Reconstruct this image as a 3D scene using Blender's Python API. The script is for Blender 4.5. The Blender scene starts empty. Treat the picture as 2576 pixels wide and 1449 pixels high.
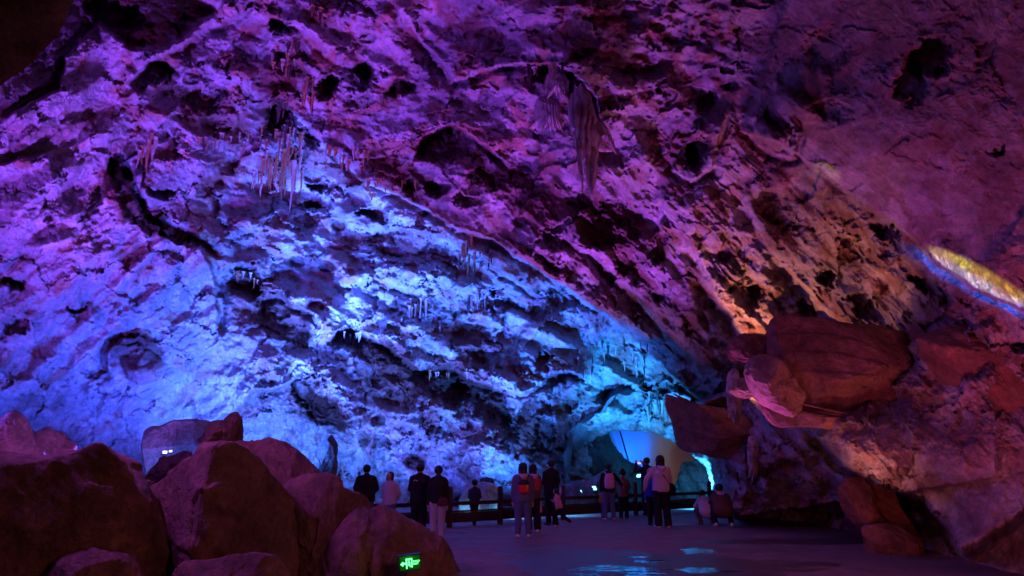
import bpy, bmesh, math, random
import numpy as np
from mathutils import Vector, Matrix, Euler
random.seed(7); np.random.seed(7)
C = bpy.context.scene
COL = C.collection
# ------------------------------------------------------------------ camera, world, exposure
FPX = 1740.0; CX = 1288.0; CY = 724.5          # focal length in pixels of a 2576 px wide frame
PITCH = math.radians(14.0); CAMH = 1.65
CAM = np.array([0.0, 0.0, CAMH])
FW = np.array([0, math.cos(PITCH), math.sin(PITCH)]); UP = np.array([0, -math.sin(PITCH), math.cos(PITCH)]); RT = np.array([1.0, 0, 0])
cam_d = bpy.data.cameras.new('camera'); cam = bpy.data.objects.new('camera', cam_d); COL.objects.link(cam)
cam.location = CAM; cam.rotation_euler = (math.pi/2 + PITCH, 0, 0)
cam_d.sensor_width = 36; cam_d.lens = 36*FPX/2576; cam_d.clip_start = 0.05; cam_d.clip_end = 300
C.camera = cam
C.view_settings.view_transform = 'Standard'; C.view_settings.look = 'None'
C.view_settings.exposure = 0.0; C.view_settings.gamma = 1
C.render.engine = 'CYCLES'; C.cycles.use_denoising = True; C.cycles.max_bounces = 6; C.cycles.diffuse_bounces = 3
C.cycles.use_light_tree = True; C.cycles.sample_clamp_indirect = 4
w = bpy.data.worlds.new("World"); C.world = w; w.use_nodes = True
w.node_tree.nodes['Background'].inputs[0].default_value = (0.30, 0.12, 0.34, 1)
w.node_tree.nodes['Background'].inputs[1].default_value = 0.012

def U(u, v, D):
    """pixel of the 2576x1449 frame at distance D along the view axis -> world point"""
    return CAM + D*(FW + RT*((u-CX)/FPX) + UP*((CY-v)/FPX))
def ground(u, v, z=0.0):
    d = FW + RT*((u-CX)/FPX) + UP*((CY-v)/FPX)
    return CAM + d*((z-CAMH)/d[2])

# ------------------------------------------------------------------ lamps of the light show, and added fills
def lamp(u, v, D, tu, tv, tD, col, power, ang=80, blend=0.6, rad=0.12, scale=None, kind='SPOT', name='show_fill_light'):
    ld = bpy.data.lights.new(name, kind); o = bpy.data.objects.new(name, ld); COL.objects.link(o)
    p = Vector(U(u, v, D)); t = Vector(U(tu, tv, tD))
    o.location = p; ld.color = col; ld.energy = power; ld.shadow_soft_size = rad
    if kind == 'SPOT':
        ld.spot_size = math.radians(ang); ld.spot_blend = blend
        o.rotation_euler = (t-p).to_track_quat('-Z', 'Y').to_euler()
    if scale: o.scale = scale
    return o
def lampw(p, t, col, power, ang=80, blend=0.6, rad=0.12, kind='SPOT', name='show_fill_light'):
    ld = bpy.data.lights.new(name, kind); o = bpy.data.objects.new(name, ld); COL.objects.link(o)
    o.location = p; ld.color = col; ld.energy = power; ld.shadow_soft_size = rad
    if kind == 'SPOT':
        ld.spot_size = math.radians(ang); ld.spot_blend = blend
        o.rotation_euler = (Vector(t)-Vector(p)).to_track_quat('-Z', 'Y').to_euler()
    return o
BLUE = (0.07, 0.115, 1.0); CYAN = (0.03, 0.36, 1.0); VIO = (0.34, 0.13, 1.0); PUR = (0.42, 0.06, 0.80); MAG = (0.62, 0.12, 0.85); MAR = (0.62, 0.10, 0.30); ORG = (1.0, 0.30, 0.08); WHT = (0.75, 0.8, 1.0)
# blue floods behind the left boulders and behind the fence
lamp(40, 1235, 12.2, 100, 850, 16, (0.07, 0.075, 1.0), 1800, 125, 0.8)
lamp(230, 1215, 14.2, 230, 800, 17, (0.045, 0.085, 1.0), 1900, 125, 0.8)
lamp(560, 1190, 16.5, 520, 760, 21, (0.045, 0.09, 1.0), 4200, 110, 0.8)
lamp(700, 1190, 18.0, 720, 900, 23, (0.05, 0.17, 1.0), 6200, 120, 0.8)
lamp(760, 1165, 20.5, 700, 1050, 23, (0.08, 0.22, 1.0), 420, 130, 0.8)
lamp(960, 1262, 22.0, 940, 1000, 25, (0.06, 0.2, 1.0), 2000, 130, 0.8)
lamp(1120, 1262, 22.5, 1100, 900, 27, BLUE, 4200, 120, 0.8)
lamp(1300, 1262, 23.0, 1300, 900, 27, (0.03, 0.19, 1.0), 6000, 120, 0.8)
lamp(1440, 1240, 24.5, 1480, 880, 28, (0.03, 0.15, 1.0), 10000, 110, 0.8)
lamp(860, 1235, 20.8, 880, 560, 25.5, (0.05, 0.13, 1.0), 34000, 62, 0.9)
lamp(1560, 1245, 25.0, 1600, 1010, 28.5, (0.02, 0.30, 1.0), 6500, 80, 0.8)
lamp(1765, 1235, 24.5, 1790, 1160, 27, (0.04, 0.45, 1.0), 1300, 120, 0.8)
# inside the tunnel
lamp(1606, 1175, 36.6, 1560, 1120, 38, (0.01, 0.15, 1.0), 520, 150, 0.9)
lamp(1640, 1240, 34.0, 1700, 1130, 38, (0.04, 0.2, 0.7), 160, 120, 0.9)
lamp(1730, 1240, 33.0, 1725, 1150, 38, (1.0, 0.62, 0.3), 420, 55, 0.9)
# violet and purple light on the upper walls, all set low beyond the boulders and the fence
lampw((-10.5, 9, 0.8), U(160, 380, 14.5), (0.30, 0.06, 0.92), 4600, 95, 0.9, 0.2)
lampw((-7.5, 13.5, 0.8), U(520, 120, 17), (0.32, 0.07, 0.95), 6000, 80, 0.9, 0.2)
lampw((-3.6, 14.6, 0.4), U(900, 150, 19), (0.30, 0.06, 0.85), 4800, 80, 0.9, 0.2)
lampw((0.8, 21.0, 0.3), U(1400, 220, 18), (0.36, 0.06, 0.78), 7500, 85, 0.9, 0.2)
lampw((2.9, 23.0, 0.3), U(1500, 480, 20), (0.48, 0.10, 0.36), 1500, 80, 0.9, 0.2)
lampw((3.6, 14, 0.3), U(1850, 120, 11), (0.44, 0.07, 0.50), 1500, 80, 0.9, 0.2)
lampw((5.4, 8, 0.4), U(2350, 350, 9), (0.78, 0.09, 0.26), 430, 150, 0.9, 0.2)
# warm lamps on top of the slab and of the hanging boulder
lamp(1790, 1003, 18.6, 1960, 740, 17, (1.0, 0.30, 0.15), 900, 120, 0.9)
lamp(2080, 785, 13.6, 2180, 640, 13.5, (1.0, 0.30, 0.14), 45, 150, 0.9)
lamp(1850, 1180, 14.5, 1960, 960, 13, (1.0, 0.38, 0.12), 22, 90, 0.9)
lamp(2120, 1230, 10.8, 2200, 1080, 12.5, (1.0, 0.3, 0.2), 40, 130, 0.9)
# purple wash on the floor and boulders
lampw((-7, 9.8, 5.0), (-1.5, 10.5, 0), (0.45, 0.09, 0.85), 1000, 110, 0.9, 0.4)
lampw((4.5, 1.5, 4.5), (-2, 10.5, 0), (0.66, 0.2, 0.17), 1000, 100, 0.9, 1.0)  # added warm fill for the boulder fronts, no fixture here
lampw((8, 4, 5.0), (5, 14, 0), (0.50, 0.09, 0.62), 2200, 100, 0.9, 0.6)
# added unseen spots shaped to throw the coloured streak on the near ceiling rim
def streak(u, v, Dd, L, Wd, angdeg, col, power, blend=0.5):
    p = Vector((0.8, 0.4, 1.3)); c = Vector(U(u, v, Dd)); a = math.radians(angdeg)
    ex = (Vector(RT)*math.cos(a)-Vector(UP)*math.sin(a)); z = (p-c).normalized(); ex = (ex-z*ex.dot(z)).normalized(); ey = z.cross(ex)
    ld = bpy.data.lights.new('streak_spot', 'SPOT'); o = bpy.data.objects.new('streak_spot', ld); COL.objects.link(o)
    ld.color = col; ld.energy = power; ld.shadow_soft_size = 0.02; ld.spot_blend = blend
    dist = (c-p).length; ld.spot_size = 2*math.atan(L/dist)
    M = Matrix((ex, ey, z)).transposed().to_4x4(); M.translation = p
    o.matrix_world = M @ Matrix.Diagonal((1, Wd/L, 1, 1))
streak(2462, 698, 8.6, 0.68, 0.15, 28, (1.0, 0.80, 0.06), 15000, 0.6)
streak(2455, 722, 8.8, 0.95, 0.16, 28, (0.005, 0.14, 1.0), 16000, 0.8)
streak(2340, 625, 8.9, 0.35, 0.13, 45, (1.0, 0.12, 0.15), 1200, 0.8)
streak(2092, 438, 10.2, 0.25, 0.12, 35, (0.9, 0.75, 0.12), 4500, 0.8)
lamp(1080, 1240, 23.5, 1350, 780, 27, (0.05, 0.12, 1.0), 9000, 70, 0.9)
lamp(640, 1180, 18.5, 760, 850, 23, (0.09, 0.14, 1.0), 3600, 90, 0.9)
for u_, v_, D_, c_, e_ in [(1000, 1272, 19.5, (0.3, 0.55, 1.0), 90), (1150, 1266, 20.5, (0.15, 0.5, 1.0), 110), (1300, 1262, 20.8, (0.1, 0.5, 1.0), 120), (1440, 1262, 21.5, (0.1, 0.5, 1.0), 60), (1740, 1252, 24.5, (0.05, 0.5, 1.0), 160)]:
    lamp(u_, v_-12, D_, u_, v_+300, D_, c_, e_, 150, 0.6)
lampw((4.6, 8.6, 0.3), U(2300, 1130, 12.5), (0.9, 0.16, 0.24), 85, 140, 0.9, 0.2)
lamp(300, 1250, 12.6, 450, 1120, 15, (0.08, 0.13, 1.0), 240, 110, 0.9)
lamp(140, 1190, 11.3, 110, 1110, 13, (0.75, 0.10, 0.9), 55, 120, 0.9)
lamp(350, 1240, 10.2, 400, 1230, 11.5, (0.6, 0.14, 1.0), 25, 120, 0.9)
lampw((4.8, 5, 0.5), U(2200, 930, 13), (0.72, 0.13, 0.34), 170, 80, 0.9, 0.3)  # added fill that lifts the front of the hanging boulder

# ------------------------------------------------------------------ helpers
def tag(o, label=None, cat=None, group=None, kind=None):
    if label: o['label'] = label
    if cat: o['category'] = cat
    if group: o['group'] = group
    if kind: o['kind'] = kind
    return o
def empty(name, loc=(0, 0, 0), rz=0.0):
    o = bpy.data.objects.new(name, None); COL.objects.link(o); o.location = loc; o.rotation_euler = (0, 0, rz); o.empty_display_size = 0.2
    return o
def mesh_np(name, V, Q, tris=None):
    V = np.asarray(V, dtype=np.float32); me = bpy.data.meshes.new(name)
    Q = np.asarray(Q, dtype=np.int32).reshape(-1, 4) if Q is not None and len(Q) else np.zeros((0, 4), np.int32)
    T = np.asarray(tris, dtype=np.int32).reshape(-1, 3) if tris is not None and len(tris) else np.zeros((0, 3), np.int32)
    me.vertices.add(len(V)); me.vertices.foreach_set('co', V.ravel())
    nl = Q.size + T.size
    me.loops.add(nl); me.loops.foreach_set('vertex_index', np.concatenate([Q.ravel(), T.ravel()]))
    me.polygons.add(len(Q)+len(T))
    st = np.concatenate([np.arange(len(Q))*4, Q.size+np.arange(len(T))*3]).astype(np.int32)
    me.polygons.foreach_set('loop_start', st)
    me.update(calc_edges=True); me.validate()
    return me
def link(name, me, mat=None, parent=None, smooth=False):
    o = bpy.data.objects.new(name, me); COL.objects.link(o)
    if mat is not None and not me.materials: me.materials.append(mat)
    if parent is not None: o.parent = parent
    if smooth: me.polygons.foreach_set('use_smooth', np.ones(len(me.polygons), bool))
    return o
def set_col(me, cols, name='Col'):
    a = me.color_attributes.new(name, 'FLOAT_COLOR', 'POINT')
    c = np.ones((len(me.vertices), 4), np.float32); c[:, :3] = cols
    a.data.foreach_set('color', c.ravel())
def set_val(me, vals, name):
    a = me.attributes.new(name, 'FLOAT', 'POINT'); a.data.foreach_set('value', np.asarray(vals, np.float32).ravel())
def smooth01(t):
    t = np.clip(t, 0, 1); return t*t*(3-2*t)
# numpy noises
def _h(ix, iy, s):
    n = (ix.astype(np.int64)*374761393 + iy.astype(np.int64)*668265263 + s*1274126177) & 0xffffffff
    n = ((n ^ (n >> 13))*1274126177) & 0xffffffff
    n = ((n ^ (n >> 16))*2246822519) & 0xffffffff
    return ((n ^ (n >> 15)) & 0xffffff)/float(0x1000000)
def pn(x, y, s=0):
    x = np.asarray(x, float); y = np.asarray(y, float)
    ix = np.floor(x); iy = np.floor(y); fx = x-ix; fy = y-iy
    ux = fx*fx*fx*(fx*(fx*6-15)+10); uy = fy*fy*fy*(fy*(fy*6-15)+10)
    def g(dx, dy):
        a = _h(ix+dx, iy+dy, s)*2*math.pi
        return np.cos(a)*(fx-dx)+np.sin(a)*(fy-dy)
    a = g(0, 0); b = g(1, 0); c = g(0, 1); d = g(1, 1)
    return ((a+(b-a)*ux)*(1-uy)+(c+(d-c)*ux)*uy)*1.5
def fbm(x, y, s=0, o=4, gain=0.5, lac=2.03):
    r = 0; a = 1.0; t = 0
    for i in range(o):
        r = r+a*pn(x, y, s+i*17); t += a; a *= gain; x = x*lac+3.1; y = y*lac-1.7
    return r/t*1.3
def ridge(x, y, s=0, o=4, gain=0.5):
    r = 0; a = 1.0; t = 0
    for i in range(o):
        r = r+a*(1-2*np.abs(pn(x, y, s+i*13))); t += a; a *= gain; x = x*2.07+5.2; y = y*2.07+1.3
    return r/t
def cells(x, y, s=0):
    """returns F1, F2-F1, facet height (tilted plane per cell) and random per cell"""
    ix = np.floor(x); iy = np.floor(y)
    f1 = np.full(x.shape, 9.0); f2 = np.full(x.shape, 9.0); fac = np.zeros(x.shape); rnd = np.zeros(x.shape)
    for dx in (-1, 0, 1):
        for dy in (-1, 0, 1):
            cx_ = ix+dx; cy_ = iy+dy
            px = cx_+0.1+0.8*_h(cx_, cy_, s); py = cy_+0.1+0.8*_h(cx_, cy_, s+1)
            ax = x-px; ay = y-py; d = np.sqrt(ax*ax+ay*ay)
            a = _h(cx_, cy_, s+2)*2*math.pi; m = 0.3+_h(cx_, cy_, s+3)
            fv = (np.cos(a)*ax+np.sin(a)*ay)*m+(_h(cx_, cy_, s+4)-0.5)*0.7
            rv = _h(cx_, cy_, s+5)
            near = d < f1
            f2 = np.where(near, f1, np.minimum(f2, d))
            fac = np.where(near, fv, fac); rnd = np.where(near, rv, rnd); f1 = np.where(near, d, f1)
    return f1, f2-f1, fac, rnd
def pn3(P, s=0):
    # cheap 3D noise: blend of three 2D slices
    x, y, z = P[:, 0], P[:, 1], P[:, 2]
    return (pn(x+0.37*z, y-0.61*z, s)+pn(y+0.53*x+9.1, z+0.21*x, s+5)+pn(z-0.43*y+4.7, x+0.31*y, s+9))/2.0
def fbm3(P, s=0, o=4, gain=0.5):
    r = 0; a = 1; t = 0
    for i in range(o):
        r = r+a*pn3(P, s+i*23); t += a; a *= gain; P = P*2.05+1.7
    return r/t
def seg_dist(u, v, pts):
    """distance to polyline, signed side (positive = left of travel in image, i.e. above when going right), parameter 0..1"""
    best = np.full(u.shape, 1e9); sd = np.zeros(u.shape); par = np.zeros(u.shape); n = len(pts)-1
    for i in range(n):
        ax, ay = pts[i]; bx, by = pts[i+1]; dx = bx-ax; dy = by-ay; L2 = dx*dx+dy*dy
        t = np.clip(((u-ax)*dx+(v-ay)*dy)/L2, 0, 1)
        ex = u-(ax+t*dx); ey = v-(ay+t*dy); d = np.hypot(ex, ey)
        cr = -(dx*(v-ay)-dy*(u-ax))      # >0 above the line when travelling to the right
        m = d < best
        sd = np.where(m, np.sign(cr), sd); par = np.where(m, (i+t)/n, par); best = np.where(m, d, best)
    return best, sd, par
def in_poly(u, v, poly):
    r = np.zeros(u.shape, bool); n = len(poly)
    for i in range(n):
        x1, y1 = poly[i]; x2, y2 = poly[(i+1) % n]
        if y1 == y2: continue
        c = ((y1 > v) != (y2 > v)) & (u < (x2-x1)*(v-y1)/(y2-y1)+x1)
        r ^= c
    return r
# ------------------------------------------------------------------ materials
def new_mat(name, base=(0.5, 0.5, 0.5), rough=0.7, spec=0.3, metal=0.0, emit=None, estr=0.0):
    m = bpy.data.materials.new(name); m.use_nodes = True
    b = m.node_tree.nodes['Principled BSDF']
    b.inputs['Base Color'].default_value = (*base, 1); b.inputs['Roughness'].default_value = rough
    b.inputs['Specular IOR Level'].default_value = spec; b.inputs['Metallic'].default_value = metal
    if emit: b.inputs['Emission Color'].default_value = (*emit, 1); b.inputs['Emission Strength'].default_value = estr
    return m
def rock_mat(name, scale=1.0, bump=0.08, use_col=True, base=(0.3, 0.25, 0.22), rough=0.72, var=0.5, spec=0.25, stretch=(1, 1, 1)):
    m = new_mat(name, base, rough, spec); nt = m.node_tree; N = nt.nodes; L = nt.links; b = N['Principled BSDF']
    tc = N.new('ShaderNodeNewGeometry'); mp = N.new('ShaderNodeMapping'); mp.inputs['Scale'].default_value = stretch
    L.new(tc.outputs['Position'], mp.inputs['Vector'])
    def noi(sc, det, ro, dist=0.0):
        n = N.new('ShaderNodeTexNoise'); n.inputs['Scale'].default_value = sc*scale; n.inputs['Detail'].default_value = det
        n.inputs['Roughness'].default_value = ro; n.inputs['Distortion'].default_value = dist; L.new(mp.outputs[0], n.inputs['Vector']); return n
    n1 = noi(1.3, 8, 0.68, 0.6); n2 = noi(7.0, 6, 0.7, 0.3); n3 = noi(0.5, 5, 0.6)
    # grain contrast
    r1 = N.new('ShaderNodeMapRange'); r1.inputs[1].default_value = 0.3; r1.inputs[2].default_value = 0.7; r1.inputs[3].default_value = 1-var; r1.inputs[4].default_value = 1+var*0.7
    L.new(n1.outputs[0], r1.inputs[0])
    r2 = N.new('ShaderNodeMapRange'); r2.inputs[1].default_value = 0.3; r2.inputs[2].default_value = 0.7; r2.inputs[3].default_value = 1-var*0.7; r2.inputs[4].default_value = 1+var*0.4
    L.new(n2.outputs[0], r2.inputs[0])
    mu = N.new('ShaderNodeMath'); mu.operation = 'MULTIPLY'; L.new(r1.outputs[0], mu.inputs[0]); L.new(r2.outputs[0], mu.inputs[1])
    mx = N.new('ShaderNodeVectorMath'); mx.operation = 'SCALE'
    if use_col:
        a = N.new('ShaderNodeVertexColor'); a.layer_name = 'Col'; L.new(a.outputs['Color'], mx.inputs[0])
    else:
        cr = N.new('ShaderNodeMix'); cr.data_type = 'RGBA'; L.new(n3.outputs[0], cr.inputs[0])
        cr.inputs[6].default_value = (base[0]*0.6, base[1]*0.5, base[2]*0.45, 1); cr.inputs[7].default_value = (min(1, base[0]*1.4), min(1, base[1]*1.4), min(1, base[2]*1.4), 1)
        L.new(cr.outputs[2], mx.inputs[0])
    L.new(mu.outputs[0], mx.inputs['Scale']); L.new(mx.outputs[0], b.inputs['Base Color'])
    ad = N.new('ShaderNodeMath'); ad.operation = 'MULTIPLY_ADD'; ad.inputs[1].default_value = 0.35
    L.new(n2.outputs[0], ad.inputs[0]); L.new(n1.outputs[0], ad.inputs[2])
    bp = N.new('ShaderNodeBump'); bp.inputs['Strength'].default_value = 1.0; bp.inputs['Distance'].default_value = bump
    L.new(ad.outputs[0], bp.inputs['Height']); L.new(bp.outputs[0], b.inputs['Normal'])
    return m
# ------------------------------------------------------------------ the cave shell
def axis(segs):
    out = []
    for a, b, st in segs: out.append(np.arange(a, b, st))
    out.append(np.array([segs[-1][1]])); return np.concatenate(out)
us = axis([(-1500, -60, 24), (-60, 2640, 2.5), (2640, 3900, 22)])
vs = axis([(-900, -40, 22), (-40, 1300, 2.5), (1300, 1460, 8), (1460, 1700, 24)])
GU, GV = np.meshgrid(us, vs)
CTRL = [(-1500,300,7),(-1500,1200,7),(-600,-500,8),(-600,200,9),(-600,700,10),(-600,1300,11),(0,-500,12),(0,100,14),(0,300,14.5),(0,700,15.5),(0,1100,16.5),(0,1500,17),
(300,100,16),(300,500,17),(300,800,18),(300,1200,19),(700,-500,13),(700,50,18),(700,300,21),(650,600,23),(700,900,24),(700,1250,24.5),
(1000,200,20),(1000,500,24),(1000,800,26),(1000,1000,26),(1000,1250,25.5),(1300,-400,11),(1300,60,16.5),(1300,300,19),(1300,500,22),(1300,700,25),(1300,900,27),(1300,1100,27),(1300,1260,26.5),
(1600,60,13.5),(1600,300,16),(1600,500,19),(1600,700,23),(1600,900,28),(1600,1050,30),(1500,1260,29),(1400,1250,27.5),
(1900,60,10.8),(1900,300,12.5),(1900,500,15),(1800,700,19),(1800,900,23),(1750,1050,27),(1770,1180,27),
(1850,1220,22.5),(1900,1300,20.5),(1950,1100,19),(2050,1250,18.5),(2080,1310,18),
(2200,-300,7),(2200,100,8.6),(2200,400,10),(2200,600,13),(2100,750,16),(2050,950,17),(2150,1150,14.5),(2180,1300,15.5),(2350,1300,13.5),
(2500,100,7),(2500,400,8),(2500,700,9.5),(2500,900,11),(2500,1150,11),(2500,1380,11.2),(2350,1150,12.5),(2250,950,14),(2420,1500,11),(2900,300,6),(2900,900,8),(2900,1400,9),(3900,500,5),(3900,1300,6),(2200,-900,6),(1000,-900,9),(0,-900,9)]
def tps(ctrl, u, v, lam=0.002):
    P = np.array(ctrl, float); X = P[:, :2]/1000.0; Y = np.log(P[:, 2]); n = len(P)
    def K(r2): return 0.5*r2*np.log(r2+1e-12)
    d2 = ((X[:, None]-X[None])**2).sum(-1); A = np.zeros((n+3, n+3)); A[:n, :n] = K(d2)+lam*np.eye(n)
    A[:n, n] = 1; A[:n, n+1:] = X; A[n, :n] = 1; A[n+1:, :n] = X.T
    s = np.linalg.solve(A, np.concatenate([Y, np.zeros(3)]))
    uu = u/1000.0; vv = v/1000.0; r = s[n]+s[n+1]*uu+s[n+2]*vv
    for i in range(n): r = r+s[i]*K((uu-X[i, 0])**2+(vv-X[i, 1])**2)
    return np.exp(r)
LD = tps(CTRL, GU[::6, ::6], GV[::6, ::6])
def upsample(A, f, shape):
    n, m = A.shape; y = np.arange(shape[0])/f; x = np.arange(shape[1])/f
    iy = np.minimum(y.astype(int), n-2); ix = np.minimum(x.astype(int), m-2); fy = np.clip(y-iy, 0, 1)[:, None]; fx = np.clip(x-ix, 0, 1)[None]
    return (A[iy][:, ix]*(1-fy)*(1-fx)+A[iy+1][:, ix]*fy*(1-fx)+A[iy][:, ix+1]*(1-fy)*fx+A[iy+1][:, ix+1]*fy*fx)
# smooth base is interpolated on a coarse grid of the same pixel axes
cu = np.linspace(us[0], us[-1], 240); cv = np.linspace(vs[0], vs[-1], 130)
CUg, CVg = np.meshgrid(cu, cv); CD = tps(CTRL, CUg, CVg)
def bil(u, v):
    x = np.clip((u-cu[0])/(cu[1]-cu[0]), 0, len(cu)-1.001); y = np.clip((v-cv[0])/(cv[1]-cv[0]), 0, len(cv)-1.001)
    ix = x.astype(int); iy = y.astype(int); fx = x-ix; fy = y-iy
    return CD[iy, ix]*(1-fx)*(1-fy)+CD[iy, ix+1]*fx*(1-fy)+CD[iy+1, ix]*(1-fx)*fy+CD[iy+1, ix+1]*fx*fy
D = bil(GU, GV)
# warped coordinates give every placed feature an irregular edge
w1 = fbm(GU/70, GV/70, 3, 6, 0.68); w2 = fbm(GU/70, GV/70, 91, 6, 0.68)
WU = GU+34*w1; WV = GV+30*w2
WU2 = GU+12*w1; WV2 = GV+11*w2
def blob(cx, cy, rx, ry, ang=0, wu=WU, wv=WV):
    a = math.radians(ang); c, s = math.cos(a), math.sin(a)
    x = (wu-cx)*c+(wv-cy)*s; y = -(wu-cx)*s+(wv-cy)*c
    return np.sqrt((x/rx)**2+(y/ry)**2)
# ---- region weights
def reg(pts, soft=60):
    m = np.zeros(GU.shape)
    d, s, _ = seg_dist(GU[::3, ::3], GV[::3, ::3], pts+[pts[0]])
    ins = in_poly(GU[::3, ::3], GV[::3, ::3], pts)
    f = smooth01(0.5+np.where(ins, 1, -1)*d/soft*0.5)
    return upsample(f, 3, GU.shape)
right = reg([(1900, -900), (1900, 330), (2060, 430), (2300, 600), (2600, 790), (3900, 900), (3900, -900)], 90)       # smooth near ceiling
strata = reg([(1150, 560), (1480, 380), (1900, 330), (2300, 600), (2600, 790), (2600, 1500), (2100, 1400), (1850, 980), (1500, 800)], 120)
leftw = reg([(-1500, -100), (200, 0), (330, 330), (560, 700), (600, 1000), (620, 1400), (-1500, 1700)], 150)
lowmid = reg([(600, 900), (860, 830), (1180, 940), (1500, 950), (1500, 1300), (620, 1300)], 60)
rightlow = reg([(2000, 1050), (2200, 1040), (3900, 900), (3900, 1700), (2380, 1700), (2150, 1300)], 60)
mid = np.clip(1-right-strata-leftw-lowmid-rightlow, 0, 1)
amp = 1.0-0.82*right-0.25*leftw-0.66*rightlow
def rot(a): 
    a = math.radians(a); return GU*math.cos(a)+GV*math.sin(a), -GU*math.sin(a)+GV*math.cos(a)
px = D/FPX                                     # metres per pixel at that place
aU, aV = rot(48); bU, bV = rot(-38); cU, cV = rot(24)
wr = np.clip(strata+right*0.6+rightlow, 0, 1); wl = leftw; wm = np.clip(1-wr-wl, 0, 1)
big = wr*fbm(aU/330, aV/120, 11, 3)+wl*fbm(bU/340, bV/120, 21, 3)+wm*fbm(cU/200, cV/120, 31, 3)
med = wr*fbm(aU/110, aV/36, 12, 3)+wl*fbm(bU/110, bV/40, 22, 3)+wm*fbm(cU/75, cV/42, 32, 3)
sml = wr*ridge(aU/50+w1, aV/16+w2, 13, 3)+wl*ridge(bU/48+w1, bV/18+w2, 23, 3)+wm*ridge(cU/34+w1, cV/20+w2, 33, 3)
light0 = np.zeros(GU.shape)
for pts_, wd_ in [([(1560,260),(1640,470),(1760,640),(1850,880)], 34), ([(1800,430),(1900,580),(2000,700),(2080,800)], 30), ([(100,300),(250,260),(420,200)], 50), ([(1000,0),(1100,120),(1300,130),(1480,120)], 50), ([(60,1100),(250,1000),(420,980)], 80), ([(850,1000),(900,1030)], 40), ([(620,1100),(720,1080)], 50)]:
    d_, _, _ = seg_dist(WU2, WV2, pts_); light0 += np.exp(-(d_/wd_)**2)
f1, e1, fc1, r1 = cells(WU/115+0.3*wr*GV/300, WV/80, 51)
f2, e2, fc2, r2 = cells(WU2/46, WV2/34, 61)
f3, e3, fc3, r3 = cells((GU+4*w2)/19, (GV+4*w1)/14, 71)
drip = ridge(GU/13+2*w1, GV/90, 41, 3)
calm = smooth01((fbm(GU/230+3, GV/150, 191, 4, 0.55)+0.28)/0.5)      # some sheets are smooth, others broken
rg = (0.25+0.75*calm)*(1-0.45*np.clip(light0, 0, 1))
huge = fbm(WU/420, WV/300, 181, 3)
H = px*(90*huge+80*big+20*med+(4.5*sml+7.5*fc2+4.0*fc3)*rg+30*fc1)*amp
H += px*(lowmid*13*drip)
ck = smooth01((fbm(GU/170, GV/150, 95, 3)-0.15)/0.2)
H -= px*16*np.exp(-(e1/0.04)**2)*amp*ck
# plates: each layer ends in a lip and steps back beneath it
def plates(x, y, lx, ly, s, a, k=1.0):
    q = y/ly+1.1*fbm(x/lx, y/(ly*1.6), s, 4, 0.55)*2.0
    fr = q-np.floor(q); row = np.floor(q)
    on = smooth01((fbm(x/(lx*0.8)+row*7.3, row*3.1+0.0*y, s+5, 3)+0.12)/0.35)
    return a*on*np.where(fr < 0.93, (fr/0.93)**1.6, (1-fr)/0.07)
H += px*amp*(wr*plates(aU, aV, 240, 52, 501, 20)+wl*plates(bU, -bV, 190, 60, 511, 12)+wm*plates(WU, WV, 190, 85, 521, 20))
H += px*amp*rg*(wr*plates(aU+4*w2, aV, 60, 17, 531, 4.5)+wl*plates(bU, -bV, 60, 22, 541, 4)+wm*plates(GU+8*w2, GV, 60, 30, 551, 4.5))
H += px*2.4*fbm(GU/7, GV/6, 81, 3, 0.7)*(0.35+0.65*amp)*(0.5+0.5*rg)
# scattered solution pockets
pk1, pe1, pf1, pr1 = cells(WU2/70+3, WV2/52, 151)
pk2, pe2, pf2, pr2 = cells(WU2/33+7, WV2/24, 161)
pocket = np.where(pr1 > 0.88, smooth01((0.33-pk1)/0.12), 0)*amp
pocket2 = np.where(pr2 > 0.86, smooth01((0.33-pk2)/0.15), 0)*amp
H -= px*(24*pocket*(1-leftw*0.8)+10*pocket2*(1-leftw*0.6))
stain_shade = 0.3*pocket*(1-leftw*0.8)+0.2*pocket2  # pockets darkened in colour, shade and mineral film together
D = D-H
# ---- ledges: the near side stands proud of the far side along a line (amp in m, reach in px)
def ledge(pts, a, reach, side=1, edge=4.0, lip=0.0, ends=0.12, warp=True):
    global D, LEDGE
    xs = [p[0] for p in pts]; ys = [p[1] for p in pts]; R = reach*2.2
    iu = np.where((us > min(xs)-R) & (us < max(xs)+R))[0]; iv = np.where((vs > min(ys)-R) & (vs < max(ys)+R))[0]
    sl = np.s_[iv[0]:iv[-1]+1, iu[0]:iu[-1]+1]
    uu = (WU2 if warp else GU)[sl]; vv = (WV2 if warp else GV)[sl]
    d, s, t = seg_dist(uu, vv, pts); s = s*side
    fade = smooth01(t/ends)*smooth01((1-t)/ends)
    step = smooth01((d*s+edge)/(2*edge))
    prof = step*np.exp(-(np.maximum(d, 0)/reach)**1.3)
    D[sl] -= a*prof*fade
    if lip: D[sl] += lip*np.exp(-((d*s+edge*3)/(edge*2.5))**2)*fade
    return sl, d*s, fade
ledge([(640,262),(690,262),(740,285),(790,330),(830,380),(868,405),(900,450),(1000,490),(1060,520),(1150,575),(1250,612),(1330,660),(1420,720),(1520,790),(1620,870),(1700,955),(1760,1005),(1800,1040)], 2.2, 170, 1, 3, 0.25, 0.05)
ledge([(1860,330),(1930,350),(1990,380),(2060,425),(2120,480),(2200,525),(2290,590),(2350,655),(2450,722),(2620,800),(2900,900)], 0.9, 260, 1, 3, 0.1, 0.04)
ledge([(700,60),(760,60),(800,110),(850,150),(900,175)], 0.7, 60, 1, 4, 0.3)
ledge([(310,215),(345,180),(430,125),(500,85),(560,60),(610,20),(640,-20)], 0.9, 70, 1, 4, 0.3)
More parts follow.
